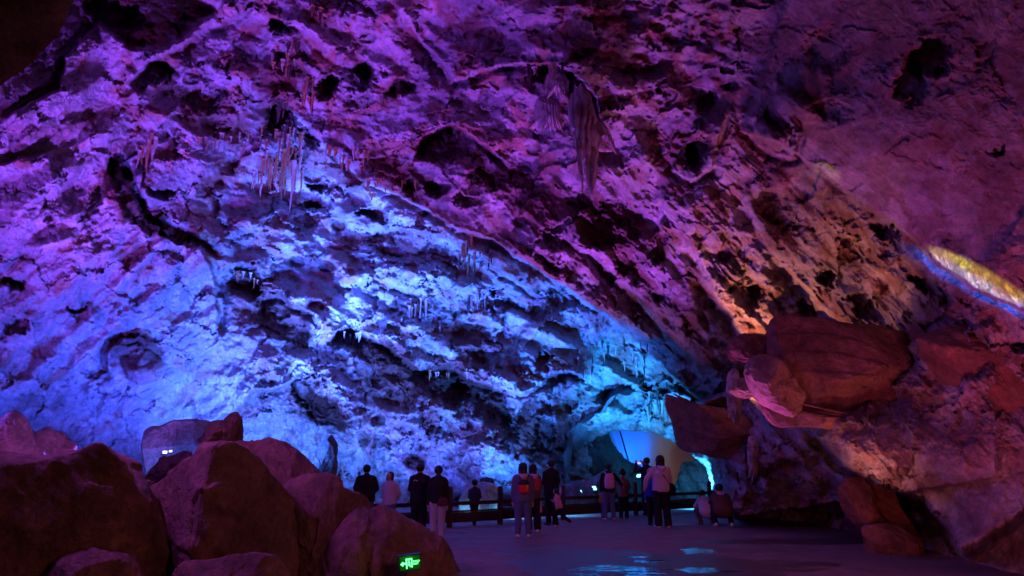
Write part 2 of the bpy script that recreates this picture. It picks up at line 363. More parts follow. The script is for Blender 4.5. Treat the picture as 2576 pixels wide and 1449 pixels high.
ledge([(1120,215),(1180,195),(1290,162),(1400,162),(1460,190),(1500,245),(1520,330)], 1.2, 90, 1, 3, 0.5)
ledge([(985,-20),(1010,60),(1060,100),(1130,185),(1180,200)], 0.5, 80, 1, 4, 0.2)
ledge([(0,300),(60,270),(150,225),(165,140),(240,60),(330,120),(440,135)], 0.8, 80, -1, 4, 0.25)
ledge([(820,870),(840,835),(900,828),(960,870),(1010,900),(1050,925),(1120,930),(1190,955),(1240,975),(1320,990),(1400,940),(1440,935),(1480,965)], 1.3, 90, 1, 3, 0.35, 0.06)
ledge([(590,1010),(640,985),(700,975),(745,960),(750,985),(800,1055),(870,1060),(930,1045)], 0.7, 60, 1, 3, 0.2)
ledge([(-300,420),(-100,440),(60,395),(150,380)], 0.5, 90, -1, 5, 0.1)
ledge([(270,425),(300,410),(330,480),(370,560),(440,590),(505,625),(560,660)], 0.7, 50, -1, 4, 0.5)
ledge([(490,610),(520,650),(545,720),(548,770),(540,850)], 0.8, 60, -1, 4, 0.4)
ledge([(265,950),(272,890),(300,850),(350,845),(400,870)], 0.6, 60, -1, 4, 0.2)
ledge([(1500,1105),(1540,1082),(1600,1080),(1650,1088),(1695,1108),(1730,1130),(1765,1160),(1785,1200)], 0.4, 60, 1, 3, 0.0)
ledge([(1480,1110),(1500,1075),(1530,1058),(1600,1050),(1660,1062),(1690,1090),(1715,1130)], 0.35, 40, 1, 9, 0.0)
ledge([(1760,1000),(1797,1141),(1801,1174),(1818,1190),(1833,1235),(1845,1310)], 4.0, 300, 1, 3, 0.0, 0.02)
ledge([(2020,1070),(2120,1170),(2230,1235),(2320,1265),(2380,1330),(2440,1420)], 2.0, 300, 1, 4, 0.6, 0.08)
ledge([(1640,470),(1700,560),(1760,660),(1840,800),(1890,930)], 0.6, 90, 1, 6, 0.15)
ledge([(1860,440),(1900,560),(2000,700),(2100,800),(2180,840)], 0.6, 100, 1, 6, 0.15)
ledge([(1340,560),(1480,640),(1600,740),(1700,860),(1780,960)], 0.7, 60, 1, 4, 0.4)
ledge([(1700,395),(1690,430),(1740,455),(1790,430),(1800,370),(1830,270)], 0.7, 60, 1, 3, 0.3)
ledge([(1860,260),(1870,330),(1940,390),(2000,400),(2010,330),(1990,290)], 0.5, 50, 1, 3, 0.3)
ledge([(1040,400),(1060,345),(1110,320),(1170,330),(1230,370),(1300,440)], 1.2, 60, 1, 3, 0.6)
ledge([(550,700),(560,670),(610,660),(650,680),(660,710)], 0.6, 40, 1, 3, 0.3)
ledge([(640,800),(660,755),(700,745),(740,770),(790,790),(830,850)], 0.7, 50, 1, 3, 0.3)
ledge([(960,570),(1040,580),(1120,600),(1200,640),(1290,700),(1380,760)], 0.8, 60, 1, 3, 0.3)
ledge([(740,960),(700,975),(640,1000),(590,1030),(540,1060),(480,1075)], 0.8, 60, -1, 4, 0.3)
# ---- ribs (bright raised bands)
def rib(pts, a, wd, ends=0.15):
    global D
    d, s, t = seg_dist(WU2[::1], WV2[::1], pts)
    D -= a*np.exp(-(d/wd)**2)*smooth01(t/ends)*smooth01((1-t)/ends)
    return np.exp(-(d/wd)**2)*smooth01(t/ends)*smooth01((1-t)/ends)
light = np.zeros(GU.shape)
for pts, a, wd in [([(275,742),(350,665),(427,593)], 0.45, 13), ([(83,945),(170,860),(260,780)], 0.45, 20), ([(-60,690),(60,630),(200,590)], 0.4, 16),
                   ([(0,560),(100,480),(210,400)], 0.3, 20), ([(340,170),(450,110),(560,20)], 0.5, 12), ([(730,30),(790,90),(840,140)], 0.4, 14),
                   ([(1560,260),(1640,470),(1760,640),(1850,880)], 0.2, 30), ([(1800,430),(1900,580),(2000,700),(2080,800)], 0.15, 30), ([(1150,190),(1060,100),(1000,0)], 0.3, 9),
                   ([(1500,160),(1570,230),(1540,340)], 0.4, 26), ([(1640,1000),(1500,900),(1300,800),(1150,700)], 0.25, 16)]:
    light += rib(pts, a, wd)
cnp = fbm(GU/45, GV/60, 171, 4, 0.6)
# ---- placed hollows: cx, cy, rx, ry, angle, depth m, darkness (mineral film plus shade painted in)
PITS = [(703,66,34,26,0,1.6,.9),(722,150,62,50,10,.5,.6),(918,178,34,24,10,1.8,1),(826,216,32,30,0,1.8,1),(900,215,30,60,20,.5,.5),(1010,226,36,24,-15,1.3,.9),(290,35,75,38,20,1.4,.9),(385,195,55,27,-25,1.4,.9),
(505,250,65,25,-10,1.0,.7),(705,300,45,40,45,2.0,1),(755,370,35,45,40,1.0,.8),(1110,368,72,40,0,1.3,.9),(1375,190,50,26,0,1.6,1),(1440,205,26,34,0,1.8,1),(1350,255,40,60,0,.4,.4),
(300,440,26,40,-20,1.6,1),(335,520,34,55,-32,1.2,1),(380,570,30,30,-30,.8,.9),(455,600,60,11,22,1.1,.9),(405,488,40,18,15,1.2,1),(520,480,40,14,10,.4,.6),(790,466,28,11,5,1.1,1),(795,520,26,16,20,1.1,1),(770,560,50,14,-15,.4,.7),(945,545,44,16,32,.9,.9),
(905,500,60,14,25,.4,.4),(612,708,50,42,0,.9,.8),(705,790,80,42,15,.6,.8),(730,860,60,50,40,.3,.55),(660,985,50,24,-35,.6,.8),(192,779,26,8,0,.7,1),(28,712,34,20,0,.8,.8),(35,828,38,16,-15,.6,.7),(325,860,50,20,0,.8,.8),(340,900,70,42,0,.3,.6),
(150,440,24,14,-40,.3,.6),(225,520,20,40,20,.4,.6),(120,560,20,26,10,.4,.5),(240,940,38,16,20,.3,.7),(95,1010,60,20,0,.2,.5),(880,860,46,28,10,2.2,1),(930,930,52,80,20,.7,.7),(985,920,24,90,-30,.5,.5),(765,990,22,34,-20,1.0,1),(810,1035,70,26,38,1.0,.95),
(1120,960,90,40,15,.9,.75),(1160,1030,34,70,-20,.8,.85),(1240,1020,45,70,-30,.5,.7),(1130,1000,20,60,0,.5,.5),(1280,1090,22,55,-10,1.2,1),(1365,1115,26,60,8,1.6,1),(1330,1040,60,22,-20,.7,.8),(1440,960,26,26,0,1.2,.9),(1395,955,40,16,-30,.8,.8),
(1190,860,55,42,0,.7,.7),(1230,905,34,26,0,.5,.6),(1362,912,24,24,0,1.5,1),(1255,770,50,22,15,.9,.9),(1410,600,50,34,20,1.1,.9),(1570,545,60,30,30,1.2,.9),(1500,590,60,26,30,.9,.8),(1380,665,34,16,35,1.4,1),(1440,700,40,20,35,.8,.8),(1100,475,30,18,0,1.0,.9),(1035,475,22,14,0,.8,.8),
(1265,395,30,20,30,.5,.6),(1230,450,60,22,15,.7,.8),(1330,470,60,24,25,.7,.8),(1480,520,50,22,30,.7,.8),(1180,510,40,16,20,.7,.8),(1640,640,26,44,35,.8,.8),(1400,755,46,24,20,.9,.8),(1350,790,30,18,0,.7,.8),(1590,690,46,18,35,.9,.8),(1500,660,34,14,35,.8,.8),
(1760,385,30,44,10,1.3,1),(1735,400,22,30,0,1.0,1),(1770,280,24,46,15,.4,.5),(1675,232,17,30,-8,.6,.8),(1700,60,24,90,0,.4,.5),(2335,150,62,50,-20,.9,.9),(2300,215,50,60,-15,.4,.6),(2505,378,24,9,-25,.3,.8),(2480,140,30,40,0,.15,.3),(2080,130,60,60,30,.3,.4),(2090,280,60,22,10,.3,.5),
(1995,340,12,40,-20,.5,.9),(2085,708,24,20,20,1.2,1),(1905,745,34,26,40,1.3,1),(2170,640,60,22,35,.9,.8),(2240,600,60,18,38,1.0,.8),(2350,740,70,24,40,1.0,.8),(1960,530,60,40,40,.7,.8),(2040,600,50,22,45,.6,.7),(1850,640,30,60,-40,.6,.7),(1780,760,30,60,-35,.6,.7),
(2040,790,40,18,40,.8,.8),(2180,780,60,24,35,.9,.8),(1650,980,40,20,10,.6,.7),(1735,992,70,16,12,1.6,1),(1830,930,40,26,40,.5,.6),(1760,965,50,18,20,.4,.6),(1560,900,60,18,10,.7,.7),(1650,880,40,18,10,.8,.8),(1500,1000,50,20,-10,.5,.5),(1405,1165,34,40,0,.6,.7),
(1090,1085,30,16,0,.5,.8),(1045,1165,24,20,30,.8,.9),(915,1110,24,26,-20,.5,.7),(965,1120,18,22,0,.6,.7),(860,1125,34,46,30,.5,.5),(1170,1180,14,30,0,.4,.5),
(2300,1290,110,44,28,1.8,.9),(2215,1235,50,20,35,.6,.7),(1900,1180,30,70,-5,.6,.6),(1970,1200,40,50,0,.7,.7),(2060,1290,30,30,0,.6,.6),(2140,1000,200,60,15,.8,.6),(1910,1260,60,30,0,.4,.6),(560,330,120,30,10,.25,.35),(420,250,80,26,-20,.25,.3),(180,300,70,20,-15,.2,.3)]
for cx, cy, rx, ry, an, dep, st in PITS:
    if cx > 1280 and cy < 950: dep *= 0.7; st *= 0.72
    R = max(rx, ry)*1.9+45
    iu = np.where((us > cx-R) & (us < cx+R))[0]; iv = np.where((vs > cy-R) & (vs < cy+R))[0]
    sl = np.s_[iv[0]:iv[-1]+1, iu[0]:iu[-1]+1]
    b = blob(cx, cy, rx, ry, an, WU[sl], WV[sl])
    f = smooth01((1.12-b)/0.45)
    yl = np.clip((WV[sl]-cy)/ry, -1.2, 1.2)
    f = smooth01((1.12-b)/(0.30+0.55*np.clip(yl*0.5+0.5, 0, 1)))          # crisp brow, gentle sill
    D[sl] += 0.62*dep*f*(1.0-0.42*yl)
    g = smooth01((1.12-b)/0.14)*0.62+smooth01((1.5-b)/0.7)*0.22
    stain_shade[sl] = np.maximum(stain_shade[sl], st*g*(0.85+0.5*cnp[sl]))
# lumps standing proud: cx, cy, rx, ry, ang, height, tone(0 pale..1 brown)
LUMPS = [(612,182,34,18,5,.4,1),(860,672,52,34,40,.35,.9),(1035,602,46,30,10,.4,.6),(360,925,52,44,20,.5,.7),(340,860,50,28,-30,.3,.8),(842,1000,60,52,0,.35,.25),(650,1090,60,60,0,.4,.0),(865,1090,40,60,20,.4,.2),(56,412,26,16,-5,.2,1),(1140,345,30,12,0,.3,.5),
(1780,560,80,30,50,.2,.3),(2000,270,60,40,20,.35,.2),(1940,340,50,26,45,.4,.3),(700,240,60,24,10,.3,.4),(560,300,40,30,0,.4,.3),(470,300,30,50,-30,.3,.3),(585,345,24,22,0,.4,.8),(1500,700,70,18,35,.3,.2),(1600,640,90,16,35,.3,.3),(1010,700,70,30,20,.4,.1),(1320,640,70,18,30,.35,.4),(1540,760,50,40,30,.5,.6),(1370,845,70,22,15,.4,.1),(930,620,60,24,-20,.4,.1),(620,560,70,26,-30,.4,.1)]
brown = np.zeros(GU.shape)
for cx, cy, rx, ry, an, hg, tn in LUMPS:
    R = max(rx, ry)*1.6+22
    iu = np.where((us > cx-R) & (us < cx+R))[0]; iv = np.where((vs > cy-R) & (vs < cy+R))[0]
    sl = np.s_[iv[0]:iv[-1]+1, iu[0]:iu[-1]+1]
    b = blob(cx, cy, rx, ry, an, WU2[sl], WV2[sl])
    D[sl] -= hg*np.sqrt(np.clip(1-b*b, 0, 1))+0.12*hg*smooth01((1.08-b)/0.1)
    brown[sl] = np.maximum(brown[sl], tn*smooth01((1.05-b)/0.12))
SHELL_D = D
def shell_at(u, v):
    ix = int(np.clip(np.searchsorted(us, u), 0, len(us)-1)); iy = int(np.clip(np.searchsorted(vs, v), 0, len(vs)-1))
    return float(D[iy, ix])
# ---- rock colour: pale calcite, rust-brown clay films, dark manganese crusts, hollows with shade painted in
calc = np.array([0.40, 0.37, 0.40]); rust = np.array([0.25, 0.125, 0.085]); dark = np.array([0.085, 0.048, 0.045]); grey = np.array([0.27, 0.23, 0.26])
cn = fbm(WU/95, WV/80, 201, 5, 0.62); cn2 = fbm(WU2/34, WV2/28, 211, 4, 0.65); cn3 = wr*fbm(aU/120, aV/30, 221, 4)+wl*fbm(bU/130, bV/34, 231, 4)+wm*fbm(cU/60, cV/40, 241, 4); cn4 = fbm(GU/9, GV/8, 251, 3, 0.7)
thr = 0.06-0.36*leftw+0.12*strata+0.16*right+0.10*rightlow-0.10*mid+0.05*lowmid
topf = smooth01((560-GV)/400)*mid*0.10
tb = smooth01((cn*1.2+cn3*0.8+cn2*0.22+thr+topf-0.12*light*3-0.06)/0.40+0.15)
tb = np.maximum(tb*0.95, brown)
drp = smooth01((fbm(GU/38+1.5*w1, GV/190, 271, 4, 0.6)+0.04)/0.25)*reg([(860,860),(1000,880),(1330,1000),(1500,960),(1480,1180),(1250,1170),(1120,1120),(900,1000)], 70)
bp_ = np.zeros(GU.shape)          # named patches of bare brown rock: cx, cy, rx, ry, angle, strength
for cx, cy, rx, ry, an, st in [(1000,930,60,90,-30,1),(1150,960,110,60,10,1),(1240,1040,50,110,-20,1),(1330,1080,40,90,0,.9),(960,1010,30,60,0,.7),(1080,1060,30,40,0,.8),(1200,1110,60,50,0,.7),(1410,1110,30,70,0,.9),(930,880,60,50,0,.9),(820,1030,80,34,38,1),(1190,870,60,50,0,.9),(700,800,110,60,15,.9),(640,720,60,60,0,.8),(720,420,80,40,0,.8),(700,200,60,60,0,.8),(860,440,70,26,35,.9),(1000,440,120,40,22,.8),(1300,480,160,50,25,.7),(1500,560,140,60,30,.7),(300,500,40,90,-30,.9),(600,790,60,40,0,.5),(1130,660,60,30,20,.5),(1040,600,46,30,0,.6),(930,1120,30,40,0,.6),(1050,1165,30,30,0,.7),(560,300,90,40,10,.6),(180,320,80,22,-15,.5),(60,330,70,20,5,.4),(330,640,40,20,-40,.6),(340,880,70,50,0,.7),(1500,1010,60,30,0,.6),(1700,960,80,30,30,.7)]:
    R_ = max(rx, ry)*1.6+60; iu = np.where((us > cx-R_) & (us < cx+R_))[0]; iv = np.where((vs > cy-R_) & (vs < cy+R_))[0]; sl = np.s_[iv[0]:iv[-1]+1, iu[0]:iu[-1]+1]
    bp_[sl] = np.maximum(bp_[sl], st*smooth01((1.15-blob(cx, cy, rx, ry, an, WU[sl], WV[sl])+0.5*cn2[sl])/0.5))
tb = np.maximum(np.maximum(tb*(1-0.35*lowmid), drp*0.95), bp_)
td = smooth01((cn2*0.7+cn4*0.25+cn*0.9-0.42+thr*0.6)/0.25)*0.38
td = np.maximum(td*(1-light.clip(0, 1)), np.clip(stain_shade+0.35*cn4+0.25*cn2*(stain_shade > 0.05), 0, 1)*0.95)
flat_ = np.clip(right+rightlow, 0, 1); td *= (1-0.45*flat_); tb = tb*(1-0.4*flat_)+0.45*0.4*flat_
tg = smooth01((fbm(WU/150, WV/120, 261, 3)+0.2)/0.4)*0.5
rust = rust[None, None]*(1-0.35*np.clip(right+strata+rightlow, 0, 1)[..., None])*np.where(np.arange(3) == 0, 1.25, 0.9)
col = calc[None, None]*(1-tg[..., None])+grey[None, None]*tg[..., None]
col = col*(1-tb[..., None]*0.74)+rust*tb[..., None]*0.74
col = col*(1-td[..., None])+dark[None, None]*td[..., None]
col = col*(1+0.28*cn4[..., None])*(1+0.25*(r3[..., None]-0.5))
col = col*(1-0.60*bp_[..., None]*np.array([0.75, 1.0, 1.0]))
# paler along the raised ribs
sp = (smooth01((light-0.3)/0.5)*(1-0.8*np.clip(wr, 0, 1)))[..., None]; col = col*(1-0.5*sp)+calc[None, None]*1.15*0.5*sp
# lampenflora and rusty film on the flowstone under the overhang
col = np.clip(col, 0.015, 0.85)
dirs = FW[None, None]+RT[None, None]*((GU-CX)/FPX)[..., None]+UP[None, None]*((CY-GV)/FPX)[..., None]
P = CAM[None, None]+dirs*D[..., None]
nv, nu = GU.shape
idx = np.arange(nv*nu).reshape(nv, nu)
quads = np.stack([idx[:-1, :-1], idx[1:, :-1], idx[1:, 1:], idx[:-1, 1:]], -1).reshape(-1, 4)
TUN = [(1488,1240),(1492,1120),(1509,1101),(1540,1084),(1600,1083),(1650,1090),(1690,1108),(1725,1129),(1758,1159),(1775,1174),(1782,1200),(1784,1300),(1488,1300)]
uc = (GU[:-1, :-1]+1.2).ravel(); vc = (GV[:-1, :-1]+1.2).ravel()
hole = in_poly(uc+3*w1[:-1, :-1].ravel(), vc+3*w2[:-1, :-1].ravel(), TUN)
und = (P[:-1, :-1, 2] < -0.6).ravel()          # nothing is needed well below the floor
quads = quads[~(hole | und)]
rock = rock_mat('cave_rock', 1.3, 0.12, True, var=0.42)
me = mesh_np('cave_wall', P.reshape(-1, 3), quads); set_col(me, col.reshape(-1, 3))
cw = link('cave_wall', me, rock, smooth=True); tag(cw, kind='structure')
# ------------------------------------------------------------------ the ground
gx = axis([(-30, -12, 0.8), (-12, 12, 0.09), (12, 30, 0.8)]); gy = axis([(-6, 5, 0.5), (5, 32, 0.09), (32, 60, 0.8)])
FX, FY = np.meshgrid(gx, gy)
fz = 0.018*fbm(FX/2.2, FY/2.2, 301, 3)+0.006*fbm(FX/0.3, FY/0.3, 311, 3)
frontline = None
def g2(u, v): p = ground(u, v); return p[0], p[1]
wet = np.zeros(FX.shape); wn = fbm(FX/0.55, FY/0.8, 321, 5, 0.7)
def gblob(u, v, rx, ry, n=0.35, wd=0.12):
    x, y = g2(u, v); return smooth01((1.0-np.sqrt(((FX-x)/rx)**2+((FY-y)/ry)**2)+n*wn)/wd)
pud = np.zeros(FX.shape)
for u, v, rx, ry in [(1575, 1432, 0.72, 0.75), (1740, 1386, 0.55, 0.42), (1790, 1435, 0.45, 0.5), (1600, 1400, 0.5, 0.2), (1480, 1446, 0.3, 0.2), (1650, 1412, 0.5, 0.25)]:
    pud = np.maximum(pud, gblob(u, v, rx*1.25, ry*1.25, 0.9, 0.9))
damp_dark = np.zeros(FX.shape)  # damp round the puddles, plus plain dark bands farther right
for u, v, rx, ry in [(1640, 1425, 2.4, 1.7), (1980, 1362, 2.3, 0.55), (2250, 1352, 1.6, 0.5), (1420, 1390, 1.6, 0.5), (1350, 1372, 0.9, 0.25), (1900, 1420, 1.5, 0.35), (1260, 1362, 0.7, 0.2)]:
    damp_dark = np.maximum(damp_dark, gblob(u, v, rx, ry, 0.5))
damp_dark = np.maximum(damp_dark, smooth01((fbm(FX/1.6, FY/1.1, 331, 4)-0.15)/0.3)*0.6)
fz = fz*(1-smooth01(pud*2))-0.004*smooth01(pud*2)
me = mesh_np('ground', np.stack([FX, FY, fz], -1).reshape(-1, 3), (lambda I: np.stack([I[:-1, :-1], I[:-1, 1:], I[1:, 1:], I[1:, :-1]], -1).reshape(-1, 4))(np.arange(FX.size).reshape(FX.shape)))
dust = np.array([0.20, 0.135, 0.13]); floor_dark = np.array([0.06, 0.035, 0.035])
gn = 0.5+0.5*fbm(FX/0.6, FY/0.6, 341, 5, 0.6)
gc = dust[None, None]*(0.7+0.5*gn[..., None]); gc = gc*(1-damp_dark[..., None]*0.85)+floor_dark[None, None]*damp_dark[..., None]*0.85
gc = gc*(1-0.6*pud[..., None])
set_col(me, gc.reshape(-1, 3)); set_val(me, pud.ravel(), 'pud'); set_val(me, damp_dark.ravel(), 'damp_dark')
gm = rock_mat('trodden_floor', 2.0, 0.012, True, var=0.35, spec=0.35); nt = gm.node_tree; N = nt.nodes; L = nt.links; bs = N['Principled BSDF']; bs.inputs['Specular IOR Level'].default_value = 0.7
ap = N.new('ShaderNodeAttribute'); ap.attribute_name = 'pud'; ad_ = N.new('ShaderNodeAttribute'); ad_.attribute_name = 'damp_dark'
wn_ = N.new('ShaderNodeTexNoise'); wn_.inputs['Scale'].default_value = 5.0; wn_.inputs['Detail'].default_value = 7; wn_.inputs['Roughness'].default_value = 0.65
tcn = N.new('ShaderNodeNewGeometry'); wmp = N.new('ShaderNodeMapping'); wmp.inputs['Scale'].default_value = (0.45, 1.5, 1); L.new(tcn.outputs['Position'], wmp.inputs['Vector']); L.new(wmp.outputs[0], wn_.inputs['Vector'])
m1 = N.new('ShaderNodeMapRange'); m1.inputs[1].default_value = 0.25; m1.inputs[2].default_value = 0.75; m1.inputs[3].default_value = 0.85; m1.inputs[4].default_value = 0.50; L.new(ad_.outputs['Fac'], m1.inputs[0])
mm = N.new('ShaderNodeMath'); mm.operation = 'MULTIPLY_ADD'; mm.inputs[1].default_value = 2.2; mm.inputs[2].default_value = -1.1; L.new(wn_.outputs[0], mm.inputs[0])
m2 = N.new('ShaderNodeMath'); m2.operation = 'ADD'; L.new(ap.outputs['Fac'], m2.inputs[0]); L.new(mm.outputs[0], m2.inputs[1])
m3 = N.new('ShaderNodeMapRange'); m3.inputs[1].default_value = 0.40; m3.inputs[2].default_value = 0.62; L.new(m2.outputs[0], m3.inputs[0])
m4 = N.new('ShaderNodeMix'); L.new(m3.outputs[0], m4.inputs[0]); L.new(m1.outputs[0], m4.inputs[2]); m4.inputs[3].default_value = 0.035
L.new(m4.outputs[0], bs.inputs['Roughness'])
bpn = [n for n in N if n.type == 'BUMP'][0]; m5 = N.new('ShaderNodeMapRange'); m5.inputs[3].default_value = 1.0; m5.inputs[4].default_value = 0.02; L.new(m3.outputs[0], m5.inputs[0]); L.new(m5.outputs[0], bpn.inputs['Strength'])
rp = N.new('ShaderNodeTexNoise'); rp.inputs['Scale'].default_value = 4.0; rp.inputs['Detail'].default_value = 2; L.new(wmp.outputs[0], rp.inputs['Vector'])
b2 = N.new('ShaderNodeBump'); b2.inputs['Distance'].default_value = 0.018; L.new(rp.outputs[0], b2.inputs['Height']); L.new(m3.outputs[0], b2.inputs['Strength']); L.new(bpn.outputs[0], b2.inputs['Normal']); L.new(b2.outputs[0], bs.inputs['Normal'])
L.new(m3.outputs[0], bs.inputs['Coat Weight']); bs.inputs['Coat Roughness'].default_value = 0.03; L.new(b2.outputs[0], bs.inputs['Coat Normal'])
gr = link('ground', me, gm, smooth=True); tag(gr, kind='structure')
# ------------------------------------------------------------------ boulders: outline at its distance, swollen to a full round body, then fractured
def catmull(pts, n=160):
    P = np.array(pts, float); m = len(P); out = []
    for i in range(n):
        t = i/n*m; k = int(t); f = t-k
        p0, p1, p2, p3 = P[(k-1) % m], P[k % m], P[(k+1) % m], P[(k+2) % m]
        # mix of straight and smooth keeps corners
        lin = p1+(p2-p1)*f
        cr = 0.5*((2*p1)+(-p0+p2)*f+(2*p0-5*p1+4*p2-p3)*f*f+(-p0+3*p1-3*p2+p3)*f**3)
        out.append(0.6*lin+0.4*cr)
    return np.array(out)
def boulder(name, label, cat, pts, D, thick, mat, center=None, power=0.8, nz=0.05, cuts=(), nseg=300, nring=130, seed=1, parent=None, tilt=(0, 0), folds=0.0, fac=0.20, cols=None, group=None, foldf=9, strata=0.0, ncut=9):
    pc = np.array(pts, float); c = np.array(center if center else (pc.mean(0)))
    o = catmull(pts, 900); rel = o-c; ang = np.arctan2(rel[:, 1], rel[:, 0]); rad = np.hypot(rel[:, 0], rel[:, 1])*(1-0.10*thick/D)
    th = np.linspace(0, 2*np.pi, nseg, endpoint=False); R = np.zeros(nseg); od = np.argsort(ang); ang = ang[od]; rad = rad[od]
    R = np.interp(th, np.concatenate([ang-2*np.pi, ang, ang+2*np.pi]), np.concatenate([rad, rad, rad]))
    ph = np.linspace(-np.pi/2, np.pi/2, nring+2)[1:-1]
    cp = np.cos(ph)**power; sp = np.sign(np.sin(ph))*np.abs(np.sin(ph))**1.0
    m = D/FPX
    lx = (np.cos(th)*R)[None, :]*cp[:, None]; ly = (np.sin(th)*R)[None, :]*cp[:, None]
    tk = thick*(1+0.0*lx)
    lz = sp[:, None]*tk+tilt[0]*lx*m+tilt[1]*ly*m
    X = lx*m; Y = -ly*m; Z = -lz           # local: right, up, away from the viewer negative towards
    tf = 1-0.42*np.clip(Z/thick, 0, 1)-0.10*np.clip(-Z/thick, 0, 1)          # the hidden rear narrows
    X = X*tf; Y = Y*tf
    V = np.stack([X, Y, Z], -1).reshape(-1, 3)
    V = np.concatenate([V, [[0, 0, thick], [0, 0, -thick]]])
    # planar fractures: normal (right, up, towards viewer) and offset in metres
    for (nx, ny, nz_, off) in cuts:
        n = np.array([nx, ny, nz_], float); n /= np.linalg.norm(n); n2 = n*np.array([1, 1, -1])
        dd = V@n2-off; dm = dd > 0
        V[dm] -= np.outer(dd[dm]*0.93, n2)
    rc = random.Random(900+seed)
    for k in range(ncut):
        n = np.array([rc.uniform(-1, 1), rc.uniform(-0.7, 1), rc.uniform(0.25, 0.9)]); n /= np.linalg.norm(n); n2 = n*np.array([1, 1, -1]); pr_ = V@n2
        off = pr_.max()*rc.uniform(0.76, 0.92) if n[2] > 0.5 else pr_.max()*rc.uniform(0.88, 0.96)
        dd = pr_-off; dm = dd > 0; V[dm] -= np.outer(dd[dm]*0.95, n2)
    size = thick
    # facets and noise along the radial direction
    Nn = V/np.maximum(np.linalg.norm(V/np.array([R.mean()*m, R.mean()*m, thick]), axis=1)[:, None], 1e-6)
    Nn = Nn/np.linalg.norm(Nn, axis=1)[:, None]
    Q = V/size+seed*3.7
    _, e, fc, _ = cells(Q[:, 0]*1.3+0.5*Q[:, 2]+0.2*pn3(Q*2, 7), Q[:, 1]*1.3-0.4*Q[:, 2], 400+seed)
    _, e9, fc9, r9 = cells(Q[:, 0]*3.4+0.8*Q[:, 2]+0.3*pn3(Q*3, 17), Q[:, 1]*3.0-0.7*Q[:, 2]+0.4*Q[:, 0], 430+seed)
    rdg = 1-2*np.abs(fbm3(Q*1.1+0.4*pn3(Q*3, 27)[:, None], 420+seed, 4, 0.5))
    d = size*(fac*fc*smooth01(e/0.18)+0.30*fac*fc9+nz*fbm3(Q*1.6, 410+seed, 6, 0.62)*2.6+0.07*rdg+0.022*fbm3(Q*9, 440+seed, 5, 0.75))
    if strata:
        q_ = V[:, 1]/size*5.0+0.35*V[:, 0]/size+0.9*fbm3(Q*0.7, 91+seed, 3); fr = q_-np.floor(q_); d += size*strata*np.where(fr < 0.86, fr/0.86, (1-fr)/0.14)*smooth01((fbm3(Q*1.1, 95+seed, 2)+0.3)/0.4)
    if folds: d += folds*np.abs(np.sin(V[:, 0]*foldf/size+5.0*fbm3(Q*0.9, 9, 3)))*size
    edge = np.concatenate([np.repeat(cp, nseg), [0, 0]])          # keep the outline where it is
    V = V+Nn*(d*(1-0.55*edge))[:, None]
    W = U(c[0], c[1], D)[None]+V[:, :1]*RT+V[:, 1:2]*UP+V[:, 2:3]*FW
    org = Vector(U(c[0], c[1], D)); W = W-np.array(org)[None]
    I = np.arange(nring*nseg).reshape(nring, nseg); J = np.roll(I, -1, 1)
    q = np.stack([I[:-1], I[1:], J[1:], J[:-1]], -1).reshape(-1, 4)
    a, b = nring*nseg, nring*nseg+1
    tr = np.concatenate([np.stack([np.full(nseg, a), I[0], J[0]], -1), np.stack([np.full(nseg, b), J[-1], I[-1]], -1)])
    me = mesh_np(name, W, q, tr)
    if cols is not None:
        base, alt = cols; k = smooth01((fbm3(Q*1.3, 470+seed, 5, 0.6)+0.15)/0.5)[:, None]
        set_col(me, (np.array(base)[None]*(1-k)+np.array(alt)[None]*k)*(1+0.35*fbm3(Q*7, 480+seed, 3, 0.7)[:, None]))
    ob = link(name, me, mat, parent, smooth=True)
    if parent is None: ob.location = org; tag(ob, label, cat, group)
    else: ob.matrix_parent_inverse = parent.matrix_world.inverted(); ob.location = org
    return ob
brock = rock_mat('boulder_rock', 1.9, 0.13, True, var=0.5, spec=0.3)
CLAY = ((0.25, 0.135, 0.10), (0.155, 0.075, 0.055)); GREYB = ((0.42, 0.38, 0.38), (0.30, 0.25, 0.25)); CLAYR = ((0.30, 0.15, 0.11), (0.20, 0.085, 0.06))
BG = 'boulders in the near foreground'
boulder('boulder', 'big rounded boulder in the bottom left corner with a peaked crest', 'boulder', [(-260,1230),(-120,1170),(0,1149),(110,1145),(190,1138),(238,1115),(270,1126),(312,1155),(338,1200),(362,1250),(420,1330),(420,1600),(-300,1620)], 9.0, 1.5, brock, (90, 1360), 0.62, 0.05, [(0.1,0.6,0.9,0.95),(0.8,0.1,0.6,1.1),(-0.4,0.3,0.9,1.1)], seed=1, cols=CLAY, group=BG)
boulder('boulder', 'tallest pyramid-shaped boulder with a sharp pointed peak, left of the exit sign rock', 'boulder', [(220,1600),(260,1420),(322,1300),(372,1225),(440,1185),(480,1140),(505,1110),(545,1108),(572,1115),(640,1150),(700,1200),(745,1265),(768,1330),(770,1450),(740,1600)], 10.0, 1.5, brock, (540, 1390), 0.66, 0.05, [(-0.6,0.35,0.75,0.85),(0.75,0.4,0.55,0.98),(0.1,-0.2,1,1.15)], seed=2, cols=CLAY, group=BG)
boulder('boulder', 'long smooth boulder sloping down behind the pyramid-shaped one', 'boulder', [(470,1300),(520,1150),(560,1112),(610,1103),(670,1105),(720,1120),(760,1148),(800,1192),(830,1250),(850,1400),(500,1430)], 12.0, 1.3, brock, (660, 1260), 0.7, 0.05, [(0.2,0.8,0.5,0.8)], seed=3, cols=CLAY, group=BG)
